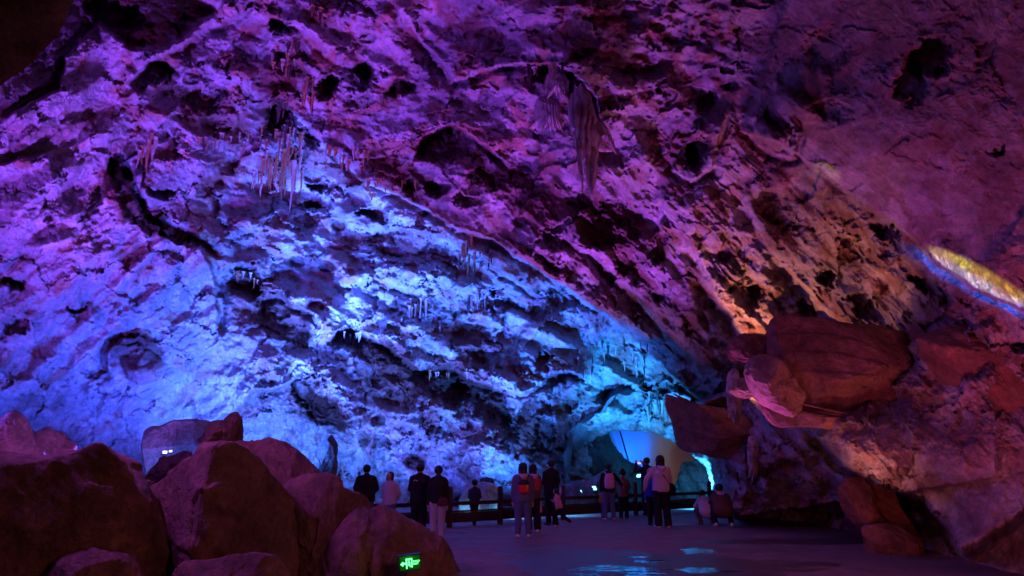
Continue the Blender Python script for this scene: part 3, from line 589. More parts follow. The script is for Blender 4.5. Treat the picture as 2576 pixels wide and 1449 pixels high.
boulder('boulder', 'middle boulder with a flat round top between the pyramid-shaped one and the sign rock', 'boulder', [(700,1560),(712,1330),(716,1220),(735,1200),(770,1196),(830,1205),(880,1238),(912,1248),(930,1275),(925,1330),(900,1560)], 11.0, 0.95, brock, (815, 1350), 0.72, 0.06, [(0.0,0.9,0.5,0.85),(0.6,0.3,0.7,0.75)], seed=4, cols=CLAY, group=BG)
sr = boulder('boulder', 'low sloping boulder carrying the lit green exit sign', 'boulder', [(700,1700),(720,1480),(790,1385),(880,1310),(925,1277),(960,1274),(1010,1295),(1060,1330),(1110,1365),(1142,1410),(1165,1449),(1190,1500),(1180,1700)], 10.6, 1.2, brock, (950, 1480), 0.7, 0.05, [(0.3,0.5,0.85,0.95)], seed=5, cols=CLAY, group=BG)
boulder('boulder', 'small low rounded rock at the bottom edge right of the corner boulder', 'boulder', [(90,1600),(110,1440),(160,1395),(240,1380),(310,1400),(350,1460),(360,1600)], 8.3, 0.7, brock, (230, 1490), 0.75, 0.05, seed=6, cols=CLAY, group=BG)
boulder('boulder', 'small flat-topped rock at the bottom edge below the pyramid-shaped boulder', 'boulder', [(400,1600),(428,1440),(450,1418),(520,1412),(620,1395),(700,1400),(730,1450),(740,1600)], 8.6, 0.7, brock, (570, 1500), 0.7, 0.05, seed=7, cols=CLAY, group=BG)
boulder('boulder', 'small dark boulder wedged between the corner boulder and the pyramid-shaped one', 'boulder', [(320,1300),(330,1215),(352,1206),(372,1212),(378,1240),(360,1300)], 10.6, 0.4, brock, seed=8, cols=CLAY, group=BG)
# rocks behind, before the blue wall
boulder('rock', 'pointed pink-lit rock at the left edge before the blue wall', 'rock', [(-60,1220),(-40,1100),(0,1058),(20,1035),(38,1030),(60,1048),(75,1080),(90,1120),(95,1220)], 12.5, 0.6, brock, (10, 1140), 0.7, 0.08, seed=9, cols=GREYB)
boulder('rock', 'crusty magenta-lit rock right of the pointed pink rock', 'rock', [(0,1240),(30,1130),(50,1105),(85,1088),(120,1075),(150,1085),(175,1105),(192,1130),(190,1240)], 13.0, 0.6, brock, (100, 1160), 0.7, 0.14, seed=10, cols=GREYB, fac=0.2)
boulder('rock_slab', 'tall pale blue-lit slab with a flat front standing behind the boulders', 'rock slab', [(340,1260),(352,1150),(362,1082),(375,1072),(400,1072),(440,1056),(490,1055),(530,1060),(560,1090),(575,1200),(560,1270)], 15.0, 0.7, brock, (455, 1160), 0.35, 0.035, [(0,0,1,0.55),(-0.7,0,0.75,0.75)], seed=11, cols=GREYB, fac=0.05)
boulder('rock', 'brown knob-shaped rock standing on top of the boulders', 'rock', [(555,1110),(560,1065),(572,1045),(590,1036),(606,1048),(611,1075),(610,1112)], 13.0, 0.28, brock, (585, 1080), 0.7, 0.05, seed=12, cols=CLAY)
boulder('rock', 'flat brown rock leaning against the knob-shaped rock', 'rock', [(490,1112),(515,1090),(530,1062),(560,1058),(590,1070),(600,1100),(590,1125),(520,1125)], 12.8, 0.35, brock, (550, 1095), 0.7, 0.06, seed=13, cols=CLAY)
boulder('rock', 'dark shaggy rock with little lamps on its crest', 'rock', [(370,1225),(385,1180),(405,1155),(425,1146),(450,1140),(475,1135),(490,1160),(480,1230)], 12.3, 0.4, brock, (430, 1190), 0.7, 0.16, seed=14, cols=((0.10,0.06,0.06),(0.05,0.03,0.03)), fac=0.3)
boulder('rock', 'dull violet rock at the wall foot right of the sloping boulder', 'rock', [(775,1220),(790,1160),(810,1110),(835,1092),(850,1120),(842,1200),(835,1240)], 20.0, 0.6, brock, (812, 1175), 0.7, 0.07, seed=15, cols=((0.10,0.09,0.10),(0.06,0.05,0.05)))
boulder('rock', 'round pale blue boulder behind the fence with a flat top', 'rock', [(1155,1290),(1160,1250),(1180,1225),(1215,1212),(1245,1218),(1256,1245),(1255,1285)], 21.5, 0.7, brock, (1208, 1255), 0.6, 0.05, seed=16, cols=GREYB)
boulder('rock', 'small dark upright stone on the pale boulder behind the fence', 'rock', [(1205,1226),(1208,1205),(1222,1200),(1240,1204),(1244,1222),(1225,1230)], 22.3, 0.2, brock, seed=17, cols=((0.08,0.06,0.06),(0.05,0.04,0.04)))
boulder('rock', 'low dim stone heap left of the tunnel mouth behind the fence', 'rock', [(1400,1275),(1405,1230),(1440,1212),(1490,1205),(1515,1190),(1535,1210),(1540,1275)], 24.0, 0.9, brock, (1470, 1245), 0.65, 0.10, seed=18, cols=((0.2,0.17,0.17),(0.12,0.09,0.09)), fac=0.2)
# tunnel interior
boulder('rock_mound', 'dark rock slope falling from left to right inside the tunnel mouth', 'rock mound', [(1430,1320),(1450,1120),(1500,1085),(1532,1080),(1538,1122),(1570,1148),(1600,1171),(1622,1200),(1640,1240),(1660,1320)], 31.5, 1.2, brock, (1530, 1240), 0.7, 0.16, seed=19, strata=0.06, cols=((0.10,0.09,0.09),(0.05,0.04,0.04)), fac=0.4)
boulder('rock_mound', 'blue-grey rock slope rising to the right inside the tunnel mouth', 'rock mound', [(1690,1330),(1700,1245),(1706,1200),(1727,1172),(1760,1156),(1800,1150),(1850,1160),(1870,1330)], 32.0, 1.2, brock, (1775, 1250), 0.7, 0.16, seed=20, strata=0.06, cols=((0.3,0.28,0.28),(0.12,0.1,0.1)), fac=0.4)
# right-hand side
hb = boulder('hanging_boulder', 'huge overhanging boulder with a layered flat base on the right', 'boulder', [(1925,850),(1928,815),(1945,798),(1985,794),(2060,803),(2180,815),(2290,845),(2370,900),(2430,960),(2460,1010),(2420,1040),(2260,1050),(2130,1050),(2030,1045),(1970,1050),(1930,1030),(1905,1000),(1900,950),(1930,900)], 13.2, 1.5, brock, (2150, 935), 0.38, 0.04, [(-0.55,0.1,0.8,1.35),(0.05,-0.5,0.85,0.95),(0.15,0.7,0.7,1.05),(0.75,0.1,0.6,1.7)], nseg=420, nring=200, seed=21, cols=CLAYR, strata=0.05, fac=0.10)
boulder('rock_shelf', 'thin layered shelf along the base of the huge overhanging boulder', 'rock shelf', [(1885,1010),(1900,985),(1950,1010),(2050,1030),(2200,1040),(2350,1030),(2470,1010),(2580,1045),(2480,1066),(2300,1074),(2150,1068),(2020,1066),(1950,1072),(1915,1050)], 12.7, 0.8, brock, (2200, 1045), 0.4, 0.05, nseg=420, nring=120, seed=32, cols=CLAYR, strata=0.05, fac=0.12)
boulder('rock_mass', 'broad dark rock mass between the huge overhanging boulder and the right edge', 'rock mass', [(2300,850),(2420,810),(2600,860),(2900,950),(2900,1500),(2650,1380),(2560,1230),(2440,1120),(2400,1000)], 11.0, 1.2, brock, (2600, 1100), 0.6, 0.05, nseg=420, nring=160, seed=33, cols=CLAYR, strata=0.04, fac=0.10)
boulder('rock', 'upper warm-lit knob on the left flank of the hanging boulder', 'rock', [(1828,885),(1835,862),(1860,845),(1890,838),(1930,845),(1960,880),(1925,905),(1860,910),(1835,905)], 14.0, 0.5, brock, (1885, 875), 0.5, 0.08, seed=22, cols=CLAYR, fac=0.3)
boulder('rock', 'lower yellowish knob like a beak on the left flank of the hanging boulder', 'rock', [(1830,982),(1845,962),(1870,950),(1892,955),(1905,968),(1925,975),(1905,992),(1870,1000),(1845,994)], 13.8, 0.35, brock, (1875, 975), 0.5, 0.07, seed=23, cols=((0.5,0.36,0.22),(0.32,0.2,0.13)), fac=0.3)
boulder('rock', 'cracked orange-lit block between the two knobs and the hanging boulder', 'rock', [(1872,940),(1890,905),(1920,890),(1980,905),(2030,960),(2040,1030),(1970,1045),(1910,1020),(1885,985)], 12.9, 0.75, brock, (1950, 965), 0.45, 0.09, seed=24, cols=((0.42,0.26,0.2),(0.26,0.13,0.1)), fac=0.32, nseg=300)
boulder('rock_slab', 'big flat maroon slab jutting out above the right end of the fence', 'rock slab', [(1675,1018),(1679,995),(1692,986),(1710,1003),(1770,1020),(1850,1036),(1960,1060),(2080,1090),(2080,1128),(1960,1138),(1860,1138),(1798,1140),(1770,1142),(1754,1130),(1712,1128),(1702,1106),(1690,1060)], 19.0, 1.3, brock, (1870, 1080), 0.4, 0.03, [(-0.75,0,0.65,2.0),(0,-0.6,0.8,1.0)], nseg=420, nring=160, seed=25, cols=CLAYR, fac=0.08, strata=0.05)
boulder('rock', 'square maroon block below the slab with a lit upper left corner', 'rock', [(1975,1160),(1985,1125),(2060,1120),(2110,1135),(2125,1165),(2100,1180),(2000,1178)], 17.5, 0.6, brock, (2045, 1150), 0.5, 0.05, seed=26, cols=CLAYR)
pil = boulder('leaning_rock', 'clay-red leaning rock with a knot hole, foot on the floor at the right', 'rock', [(2108,1225),(2130,1205),(2165,1198),(2185,1215),(2195,1270),(2225,1310),(2205,1345),(2170,1335),(2140,1310),(2118,1275)], 13.6, 0.45, brock, (2160, 1270), 0.65, 0.06, seed=27, cols=((0.30,0.12,0.08),(0.2,0.07,0.045)))
boulder('leaning_rock', 'red leaning column of rock rising behind the knot hole rock to the overhang', 'rock', [(2150,1100),(2215,1120),(2225,1200),(2250,1270),(2290,1330),(2320,1370),(2240,1360),(2195,1290),(2170,1220),(2150,1160)], 14.0, 0.45, brock, (2215, 1240), 0.7, 0.06, seed=28, cols=((0.32,0.10,0.07),(0.2,0.06,0.04)))
boulder('rock', 'flat clay-red foot of rock spreading on the floor at the right', 'rock', [(2165,1330),(2200,1320),(2260,1325),(2310,1350),(2345,1388),(2300,1402),(2220,1400),(2180,1390)], 12.9, 0.5, brock, (2245, 1362), 0.65, 0.05, seed=29, cols=((0.28,0.12,0.085),(0.2,0.08,0.055)))
# ------------------------------------------------------------------ canvas backdrop in the tunnel
def cpt(u, v, D=38.0): return U(u, v, D)
n = 60; vv_ = []
bx0, bx1 = U(1532, 1200, 38)[0], U(1850, 1200, 38)[0]; by = U(1600, 1200, 38)[1]
for j in range(21):
    for i in range(n+1):
        x = bx0+(bx1-bx0)*i/n; vv_.append((x, by+0.10*math.sin(i*0.55)*(1-j/26)+0.25*math.sin(i/n*math.pi), 0.0+j/20*5.2))
I = np.arange(21*(n+1)).reshape(21, n+1)
me = mesh_np('backdrop_canvas', vv_, np.stack([I[:-1, :-1], I[:-1, 1:], I[1:, 1:], I[1:, :-1]], -1).reshape(-1, 4))
cm = new_mat('painted_canvas', (0.5, 0.55, 0.6), 0.8, 0.1); nt = cm.node_tree; N = nt.nodes; L = nt.links
ge = N.new('ShaderNodeNewGeometry'); no = N.new('ShaderNodeTexNoise'); no.inputs['Scale'].default_value = 0.9; no.inputs['Detail'].default_value = 7; L.new(ge.outputs['Position'], no.inputs['Vector'])
sx = N.new('ShaderNodeSeparateXYZ'); L.new(ge.outputs['Position'], sx.inputs[0])
aa = N.new('ShaderNodeMath'); aa.operation = 'MULTIPLY_ADD'; aa.inputs[1].default_value = 2.4; L.new(no.outputs[0], aa.inputs[0]); L.new(sx.outputs[0], aa.inputs[2])
mr = N.new('ShaderNodeMapRange'); xm = U(1655, 1150, 38)[0]+1.2; mr.inputs[1].default_value = xm-0.5; mr.inputs[2].default_value = xm+0.5; L.new(aa.outputs[0], mr.inputs[0])
mxc = N.new('ShaderNodeMix'); mxc.data_type = 'RGBA'; mxc.inputs[6].default_value = (0.45, 0.5, 0.6, 1); mxc.inputs[7].default_value = (0.62, 0.35, 0.20, 1); L.new(mr.outputs[0], mxc.inputs[0]); L.new(mxc.outputs[2], N['Principled BSDF'].inputs['Base Color'])
bd = link('backdrop_canvas', me, cm, smooth=True); tag(bd, 'blue-lit canvas backdrop with an olive painted mountain inside the tunnel', 'backdrop')
se = new_mat('seam_cloth', (0.03, 0.03, 0.04), 0.9, 0.1)
p0 = U(1556, 1084, 37.7); p1 = U(1590, 1200, 37.6)
s_ = mesh_np('seam', [(p0[0]-.03, p0[1]-.25, p0[2]+.1), (p0[0]+.04, p0[1]-.25, p0[2]+.1), (p1[0]+.08, p1[1]-.3, p1[2]), (p1[0]-.05, p1[1]-.3, p1[2]), (p0[0]-.03, p0[1]-.22, p0[2]+.1), (p0[0]+.04, p0[1]-.22, p0[2]+.1), (p1[0]+.08, p1[1]-.27, p1[2]), (p1[0]-.05, p1[1]-.27, p1[2])], [(0,1,2,3),(7,6,5,4),(0,4,5,1),(1,5,6,2),(2,6,7,3),(3,7,4,0)])
link('seam', s_, se, bd)
# tunnel sides and roof
th_ = np.linspace(-0.35, math.pi+0.35, 90); tl = np.linspace(0, 1, 60); TT, TL = np.meshgrid(th_, tl)
cxa = U(1640, 1200, 30)[0]; cxb = U(1680, 1200, 39)[0]; ya = U(1640, 1200, 28.2)[1]; yb = by+1.5
xx = cxa+(cxb-cxa)*TL+(4.3+0.4*TL)*np.cos(TT); zz = -0.3+(5.0+0.6*TL)*np.sin(TT); yy = ya+(yb-ya)*TL
rn = 1+0.16*fbm(TT*2.2, TL*6, 501, 4, 0.6); xx = (xx-cxa-(cxb-cxa)*TL)*rn+cxa+(cxb-cxa)*TL; zz = zz*rn
I = np.arange(TT.size).reshape(TT.shape)
me = mesh_np('tunnel_wall', np.stack([xx, yy, zz], -1).reshape(-1, 3), np.stack([I[:-1, :-1], I[:-1, 1:], I[1:, 1:], I[1:, :-1]], -1).reshape(-1, 4))
set_col(me, np.tile(grey*0.8, (TT.size, 1))); tw = link('tunnel_wall', me, rock, smooth=True); tag(tw, kind='structure')
ov = boulder('overhanging_rock', 'dark smooth rock overhang filling the top left corner close to the viewer', 'rock', [(-500,-400),(230,-400),(215,-60),(190,0),(165,50),(140,95),(100,140),(62,182),(25,205),(0,222),(-60,260),(-500,480)], 7.0, 0.35, brock, (-100, -60), 0.7, 0.04, seed=31, cols=((0.22,0.17,0.18),(0.14,0.09,0.09)), fac=0.05)
# ------------------------------------------------------------------ flowstone curtain and the great stalactite
drape_m = rock_mat('flowstone', 1.0, 0.03, True, var=0.25, spec=0.4, stretch=(1, 1, 0.25))
FLOW = ((0.46, 0.40, 0.40), (0.22, 0.13, 0.12))
bs_ = dict(cols=FLOW, fac=0.03)
gs = empty('great_stalactite', U(1470, 250, 15.3)); tag(gs, 'great drooping stalactite with fluted folds, the largest hanging from the ceiling', 'stalactite')
bpy.context.view_layer.update()
boulder('stalactite_body', None, None, [(1440,225),(1462,205),(1478,215),(1486,250),(1494,300),(1502,340),(1504,385),(1498,440),(1490,500),(1480,480),(1470,430),(1452,370),(1436,310),(1432,265)], 15.2, 0.42, drape_m, (1470, 320), 0.8, 0.03, seed=41, parent=gs, folds=0.26, foldf=11, nseg=420, nring=160, **bs_)
boulder('side_curtain', None, None, [(1478,240),(1500,290),(1530,330),(1552,375),(1530,380),(1506,378),(1496,345),(1482,300)], 15.6, 0.18, drape_m, (1508, 330), 0.8, 0.03, seed=42, parent=gs, folds=0.3, foldf=12, nseg=300, **bs_)
def drape(u, v, w, h, D, name, label, tips=6, seed=1, cat='flowstone', group=None, thick=None):
    """a hanging flowstone curtain: rounded shoulders and a fringe of points below"""
    rnd = random.Random(seed); pts = [(u-w*0.5, v-h*0.1), (u-w*0.42, v-h*0.42), (u-w*0.1, v-h*0.5), (u+w*0.3, v-h*0.45), (u+w*0.5, v-h*0.2)]
    for k in range(tips):
        f = k/tips; x = u+w*(0.5-f); pts += [(x, v+h*(0.15+0.1*rnd.random())), (x-w*0.5/tips, v+h*(0.35+0.35*rnd.random()))]
    return boulder(name, label, cat, pts, D, thick or w*D/FPX*0.3, drape_m, (u, v-h*0.05), 0.75, 0.04, seed=seed, folds=0.14, foldf=10, nseg=300, cols=FLOW, fac=0.04, group=group)
for k_, (pl, wd_) in enumerate([([(1446,330),(1456,332),(1462,400),(1468,470),(1474,520),(1466,480),(1454,410)], .1), ([(1484,350),(1497,352),(1502,400),(1500,450),(1494,492),(1490,440),(1484,400)], .1), ([(1500,300),(1512,310),(1535,350),(1556,392),(1535,372),(1512,345)], .1)]):
    boulder('fluted_fold', None, None, pl, 14.9, 0.14, drape_m, None, 0.9, 0.03, seed=50+k_, parent=gs, folds=0.3, foldf=6, nseg=120, nring=40, **bs_)
drape(1385, 285, 80, 90, shell_at(1385, 285)-0.2, 'flowstone_curtain', 'fluted flowstone curtain beside the great stalactite, below the black hollow', 7, 43)
drape(1400, 215, 60, 70, shell_at(1400, 215)-0.1, 'flowstone_curtain', 'small folded flowstone curtain right under the lip of the black hollow', 5, 44)
drape(1845, 1000, 36, 150, 16.2, 'flowstone_curtain', 'long ragged flowstone strand hanging in front of the slab', 3, 45, thick=0.2)
drape(1893, 1150, 26, 120, 17.0, 'flowstone_curtain', 'thin drooping flowstone fringe under the maroon slab', 3, 46, thick=0.15)
# ------------------------------------------------------------------ stalactites, each one its own object, hanging from the shell
st_m = [rock_mat('stalactite_pale', 1.5, 0.01, False, base=(0.42, 0.34, 0.32), var=0.3, spec=0.4), rock_mat('stalactite_rust', 1.5, 0.01, False, base=(0.34, 0.17, 0.09), var=0.3, spec=0.4), rock_mat('stalactite_dark', 1.5, 0.01, False, base=(0.07, 0.045, 0.045), var=0.3, spec=0.4)]
def stal_mesh(seed, mat):
    rnd = random.Random(seed); V = []; F = []; n = 7; R = 10; ph = rnd.random()*6
    for j in range(R+1):
        t = j/R; r = 0.042*(1-t)**0.8*(1+0.18*math.sin(t*17+ph)+0.15*rnd.random())+0.004
        if j == 0: r *= 1.15
        ox = 0.02*math.sin(t*3+ph)*t; oy = 0.02*math.cos(t*4+ph)*t
        for i in range(n):
            a = 2*math.pi*i/n; V.append((ox+r*math.cos(a), oy+r*math.sin(a), -t))
    for j in range(R):
        for i in range(n): F.append((j*n+i, (j+1)*n+i, (j+1)*n+(i+1) % n, j*n+(i+1) % n))
    me = mesh_np('stalactite', V, F); me.materials.append(mat); me.polygons.foreach_set('use_smooth', np.ones(len(me.polygons), bool)); return me
SM = [[stal_mesh(k*7+i, st_m[k]) for i in range(5)] for k in range(3)]
CL = [(700,385,66,70,56,(18,60),(1,1,1,0),'rusty stalactites in the cluster under the arch'),
(712,300,34,34,16,(20,55),(2,2,2,0),'black stalactites in the dark notch under the arch'),
(365,362,28,22,9,(22,60),(0,1,0),'stalactites in the small tuft on the left'),
(560,352,70,18,16,(10,26),(1,2,0),'short stalactites just right of the left tuft'),
(880,395,60,26,18,(10,34),(1,1,0),'short rusty stalactites on the purple ceiling lip'),
(718,140,34,44,22,(14,36),(2,1,0),'stalactites in the fringed hollow near the top'),
(785,230,26,34,16,(18,46),(1,1,2),'slender stalactites left of the round black hole'),
(1375,182,46,22,16,(16,46),(2,2,0),'dark stalactites left of the great stalactite'),
(1195,628,42,44,18,(14,42),(0,1,2),'thin stalactites in the diagonal row mid-vault'),
(1060,765,32,16,11,(18,50),(0,1,0),'pale stalactites in the small centre alcove'),
(1195,745,26,18,10,(14,44),(2,0,2),'dark thin stalactites right of the centre alcove'),
(1540,890,90,36,26,(10,28),(2,0,0),'short stalactites on the low vault above the tunnel'),
(885,842,26,8,8,(8,18),(0,0),'tiny white stalactites rimming the black cave mouth'),
(790,12,22,16,7,(14,34),(2,1),'stalactites at the top edge left of centre'),
(1120,935,60,10,9,(8,22),(0,1),'tiny stalactites on the blue overhang edge'),
(1650,1010,40,26,14,(14,40),(0,2),'ribbed stalactites just above the tunnel arch'),
(650,690,60,20,8,(8,22),(0,1),'short stalactites in the left alcove'),
(1010,470,90,20,10,(8,24),(1,1),'short stalactites further right along the ceiling lip')]
rs = random.Random(5)
for (cu_, cv_, ru, rv, n_, (l0, l1), kinds, lab) in CL:
    mem = []
    for i in range(n_):
        u = cu_+rs.uniform(-1, 1)*ru; v = cv_+rs.uniform(-1, 1)*rv
        Ds = min(shell_at(u+a, v+b) for a in (-5, 0, 5) for b in (-8, 0, 4))-0.03
        Lp = rs.uniform(l0, l1)**1.0*(1.35 if rs.random() < 0.12 else 1); Lm = Lp*Ds/FPX/0.97
        o = bpy.data.objects.new('stalactite', SM[rs.choice(kinds)][rs.randrange(5)]); COL.objects.link(o)
        o.location = U(u, v, Ds); o.location.z += 0.1*Lm; wdt = min(max(0.9, Lm*1.2), 2.2)*rs.uniform(0.7, 1.5); o.scale = (wdt, wdt, Lm*1.12); o.rotation_euler = (rs.uniform(-.04, .04), rs.uniform(-.04, .04), rs.uniform(0, 6))
        mem.append((u, Lp, o))
    mem.sort(key=lambda q: q[0]); ml = sum(q[1] for q in mem)/len(mem)
    for i, (u, Lp, o) in enumerate(mem):
        k = i+1; sfx = 'th' if 10 < k % 100 < 14 else {1: 'st', 2: 'nd', 3: 'rd'}.get(k % 10, 'th')
        wh = 'leftmost' if i == 0 else ('rightmost' if i == len(mem)-1 else '%d%s from the left' % (k, sfx))
        lb = '%s, %s, of the %s' % ('longer' if Lp > ml else 'shorter', wh, lab)
        if len(lb.replace('-', ' ').split()) > 16: lb = '%s of the %s' % (wh, lab)
        if len(lb.replace('-', ' ').split()) > 16: lb = lb.replace('dense ', '').replace('short ', '')
        tag(o, lb, 'stalactite', lab)
o = bpy.data.objects.new('stalactite', SM[0][1]); COL.objects.link(o); o.location = U(740, 405, shell_at(740, 405)-0.5); o.scale = (1.4, 1.4, 1.75); tag(o, 'long thin stalactite reaching down below the rust-brown cluster', 'stalactite')
# ------------------------------------------------------------------ box / tube helpers
def box_mesh(name, x0, x1, y0, y1, z0, z1, bev=0.0, seg=2):
    bm = bmesh.new(); bmesh.ops.create_cube(bm, size=1)
    for v in bm.verts: v.co = Vector(((x0+x1)/2+v.co.x*(x1-x0), (y0+y1)/2+v.co.y*(y1-y0), (z0+z1)/2+v.co.z*(z1-z0)))
    if bev: bmesh.ops.bevel(bm, geom=bm.edges[:], offset=bev, segments=seg, profile=0.6, affect='EDGES')
    me = bpy.data.meshes.new(name); bm.to_mesh(me); bm.free(); return me
# ------------------------------------------------------------------ the timber fence
wood = rock_mat('weathered_timber', 3.0, 0.01, False, base=(0.055, 0.035, 0.03), var=0.4, rough=0.6, stretch=(1, 1, 3))
fe = empty('timber_fence', (0, 0, 0)); tag(fe, 'dark timber post-and-rail fence with a wide bottom board along the viewing platform', 'fence')
FP = [(640, 1352), (820, 1345), (985, 1336), (1130, 1327), (1258, 1319), (1417, 1308), (1600, 1296), (1788, 1284), (1905, 1276)]
pp = []
for u, v in FP:
    g = ground(u, v); pp.append(Vector((g[0], g[1], 0)))
def post_mesh(h, k):
    V = []; F = []; n = 12; prof = [(0.075, 0), (0.078, 0.3), (0.074, h*0.6), (0.074, h-0.07), (0.066, h-0.03), (0.04, h-0.006), (0.0, h)]
    for j, (r, z) in enumerate(prof):
        for i in range(n):
            a = 2*math.pi*i/n; rr = r*(1+0.04*math.sin(3*a+k)); V.append((rr*math.cos(a), rr*math.sin(a), z))
    for j in range(len(prof)-1):
        for i in range(n): F.append((j*n+i, j*n+(i+1) % n, (j+1)*n+(i+1) % n, (j+1)*n+i))
    return mesh_np('post', V, F)
for i, p in enumerate(pp):
    o = link('post', post_mesh(0.98+0.03*math.sin(i*2.3), i), wood, fe, smooth=True); o.location = p
for i in range(len(pp)-1):
    a, b = pp[i], pp[i+1]; d = b-a; L_ = d.length; an = math.atan2(d.y, d.x)
    for nm, z0, z1, th in (('rail', 0.54, 0.635, 0.05), ('rail', 0.37, 0.415, 0.045), ('board', 0.12, 0.365, 0.035)):
        me = box_mesh(nm, 0.06, L_-0.06, -th/2, th/2, z0, z1, 0.008)
        o = link(nm, me, wood, fe); o.location = a+Vector((0, 0, 0.01*math.sin(i*1.7))); o.rotation_euler = (0, 0, an)
# ------------------------------------------------------------------ exit sign on its rock
blk = new_mat('black_box', (0.012, 0.014, 0.014), 0.4, 0.4); gp = new_mat('sign_face', (0.004, 0.06, 0.012), 0.35, 0.4, emit=(0.0, 0.30, 0.01), estr=0.10)
gl = new_mat('sign_glow', (0.2, 0.8, 0.4), 0.5, 0.2, emit=(0.13, 1.0, 0.28), estr=3.0)
SD = 9.42
sg = empty('exit_sign', U(1031, 1416, SD)); tag(sg, 'small lit green exit sign with arrow and running figure, leaning on the low rock', 'exit sign')
sg.rotation_euler = (math.radians(6), math.radians(-6), math.radians(7))
o = link('housing', box_mesh('housing', -0.168, 0.148, 0.0, 0.10, -0.105, 0.105, 0.006), blk, sg)
o = link('face_plate', box_mesh('face_plate', -0.135, 0.14, -0.012, -0.001, -0.09, 0.09, 0.004), gp, sg)
def poly_part(name, pts, y=-0.016, th=0.003, mat=gl, parent=sg):
    n = len(pts); bm = bmesh.new(); f = bm.faces.new([bm.verts.new((x, y, z)) for x, z in pts]); r = bmesh.ops.extrude_face_region(bm, geom=[f])
    for v in [g for g in r['geom'] if isinstance(g, bmesh.types.BMVert)]: v.co.y -= th
    bmesh.ops.recalc_face_normals(bm, faces=bm.faces[:]); me = bpy.data.meshes.new(name); bm.to_mesh(me); bm.free(); return link(name, me, mat, parent)
poly_part('arrow', [(-0.128, -0.005), (-0.092, 0.03), (-0.088, 0.012), (-0.055, 0.012), (-0.055, -0.012), (-0.088, -0.012), (-0.092, -0.034)])
poly_part('door_frame', [(-0.052, -0.068), (-0.052, 0.062), (0.035, 0.062), (0.035, -0.056), (0.02, -0.056), (0.02, 0.045), (-0.036, 0.045), (-0.036, -0.068)])
# running figure
poly_part('figure', [(-0.032,-0.02),(-0.018,-0.012),(-0.012,0.008),(-0.024,0.004),(-0.028,-0.004),(-0.033,0.0),(-0.026,0.014),(-0.006,0.018),(0.004,0.008),(0.012,0.002),(0.016,-0.004),(0.004,-0.002),(-0.002,-0.014),(0.010,-0.026),(0.004,-0.05),(-0.006,-0.048),(-0.002,-0.030),(-0.016,-0.024),(-0.028,-0.034)])
poly_part('head', [(-0.008+0.009*math.cos(a*math.pi/4), 0.028+0.009*math.sin(a*math.pi/4)) for a in range(8)])
def text_part(name, body, size, x, z):
    cu = bpy.data.curves.new(name, 'FONT'); cu.body = body; cu.size = size; cu.extrude = 0.0015; cu.offset = size*0.02; cu.align_x = 'CENTER'; cu.align_y = 'CENTER'
    t = bpy.data.objects.new(name, cu); COL.objects.link(t); bpy.context.view_layer.update()
    me = bpy.data.meshes.new_from_object(t.evaluated_get(bpy.context.evaluated_depsgraph_get())); bpy.data.objects.remove(t); me.name = name; me.materials.clear()
    o = link(name, me, gl, sg); o.location = (x, -0.0175, z); o.rotation_euler = (math.pi/2, 0, 0); return o
text_part('lettering', '安全出口', 0.024, 0.088, 0.018); text_part('lettering', 'EXIT', 0.034, 0.082, -0.016)
gld = bpy.data.lights.new('sign_lamp', 'POINT'); glo = bpy.data.objects.new('sign_lamp', gld); COL.objects.link(glo); gld.color = (0.02, 1.0, 0.05); gld.energy = 0.9; gld.shadow_soft_size = 0.06; glo.location = Vector(U(1031, 1416, SD))+Vector((0, -0.16, 0.02))
# ------------------------------------------------------------------ flood lamps, information board, little spot lamps
lens = new_mat('lamp_lens', (0.8, 0.9, 1), 0.3, 0.3, emit=(0.25, 0.75, 1.0), estr=3.0); lensp = new_mat('violet_lens', (0.8, 0.7, 1), 0.3, 0.3, emit=(0.75, 0.6, 1.0), estr=3.0)
metal = new_mat('lamp_metal', (0.05, 0.05, 0.055), 0.45, 0.5, 0.6)
def flood(loc, rz, s, lab, mat, tilt=-25):
    e = empty('flood_lamp', loc, rz); tag(e, lab, 'flood lamp'); e.scale = (s, s, s)
    h = link('housing', box_mesh('housing', -.18, .18, -.04, .08, .12, .40, .02), metal, e); h.rotation_euler = (math.radians(tilt), 0, 0)
    g = link('lens', box_mesh('lens', -.155, .155, -.052, -.042, .15, .37, .01), mat, h)
    link('bracket', box_mesh('bracket', -.21, -.187, -.02, .02, .0, .30, .004), metal, e); link('bracket', box_mesh('bracket', .187, .21, -.02, .02, .0, .30, .004), metal, e); link('foot', box_mesh('foot', -.21, .21, -.06, .06, -.03, -.002, .004), metal, e)
    return e
p = U(1498, 1240, 23.0); flood((p[0], p[1], p[2]), 0.8, 0.6, 'flood lamp shining white-blue between the stones left of the tunnel mouth', lens)
p = U(1464, 1243, 22.6); flood((p[0], p[1], p[2]), 1.2, 0.35, 'tiny flood lamp left of the brighter one near the tunnel mouth', lens)
p = U(1606, 1206, 30.0); flood((p[0], p[1], p[2]), -0.7, 0.6, 'flood lamp half hidden behind the two children by the tunnel', lens)
p = U(414, 1146, 11.9); flood((p[0], p[1], p[2]), 0.5, 0.22, 'tiny bright lamp on the crest of the shaggy dark rock, the left one', lensp)
p = U(428, 1141, 11.9); flood((p[0], p[1], p[2]), 0.2, 0.16, 'tiny bright lamp on the crest of the shaggy dark rock, the right one', lensp)
ib = empty('information_board', U(818, 1232, 16.5)); tag(ib, 'pale information board on a post behind the middle boulder', 'board')
pm = new_mat('board_panel', (0.55, 0.5, 0.55), 0.5, 0.3)
o = link('panel', box_mesh('panel', -.22, .22, -.02, .02, .05, .38, .008), pm, ib); o.rotation_euler = (math.radians(-20), 0.12, 0.3)
link('post', box_mesh('post', -.03, .03, .03, .08, -1.0, .2, .005), metal, ib)
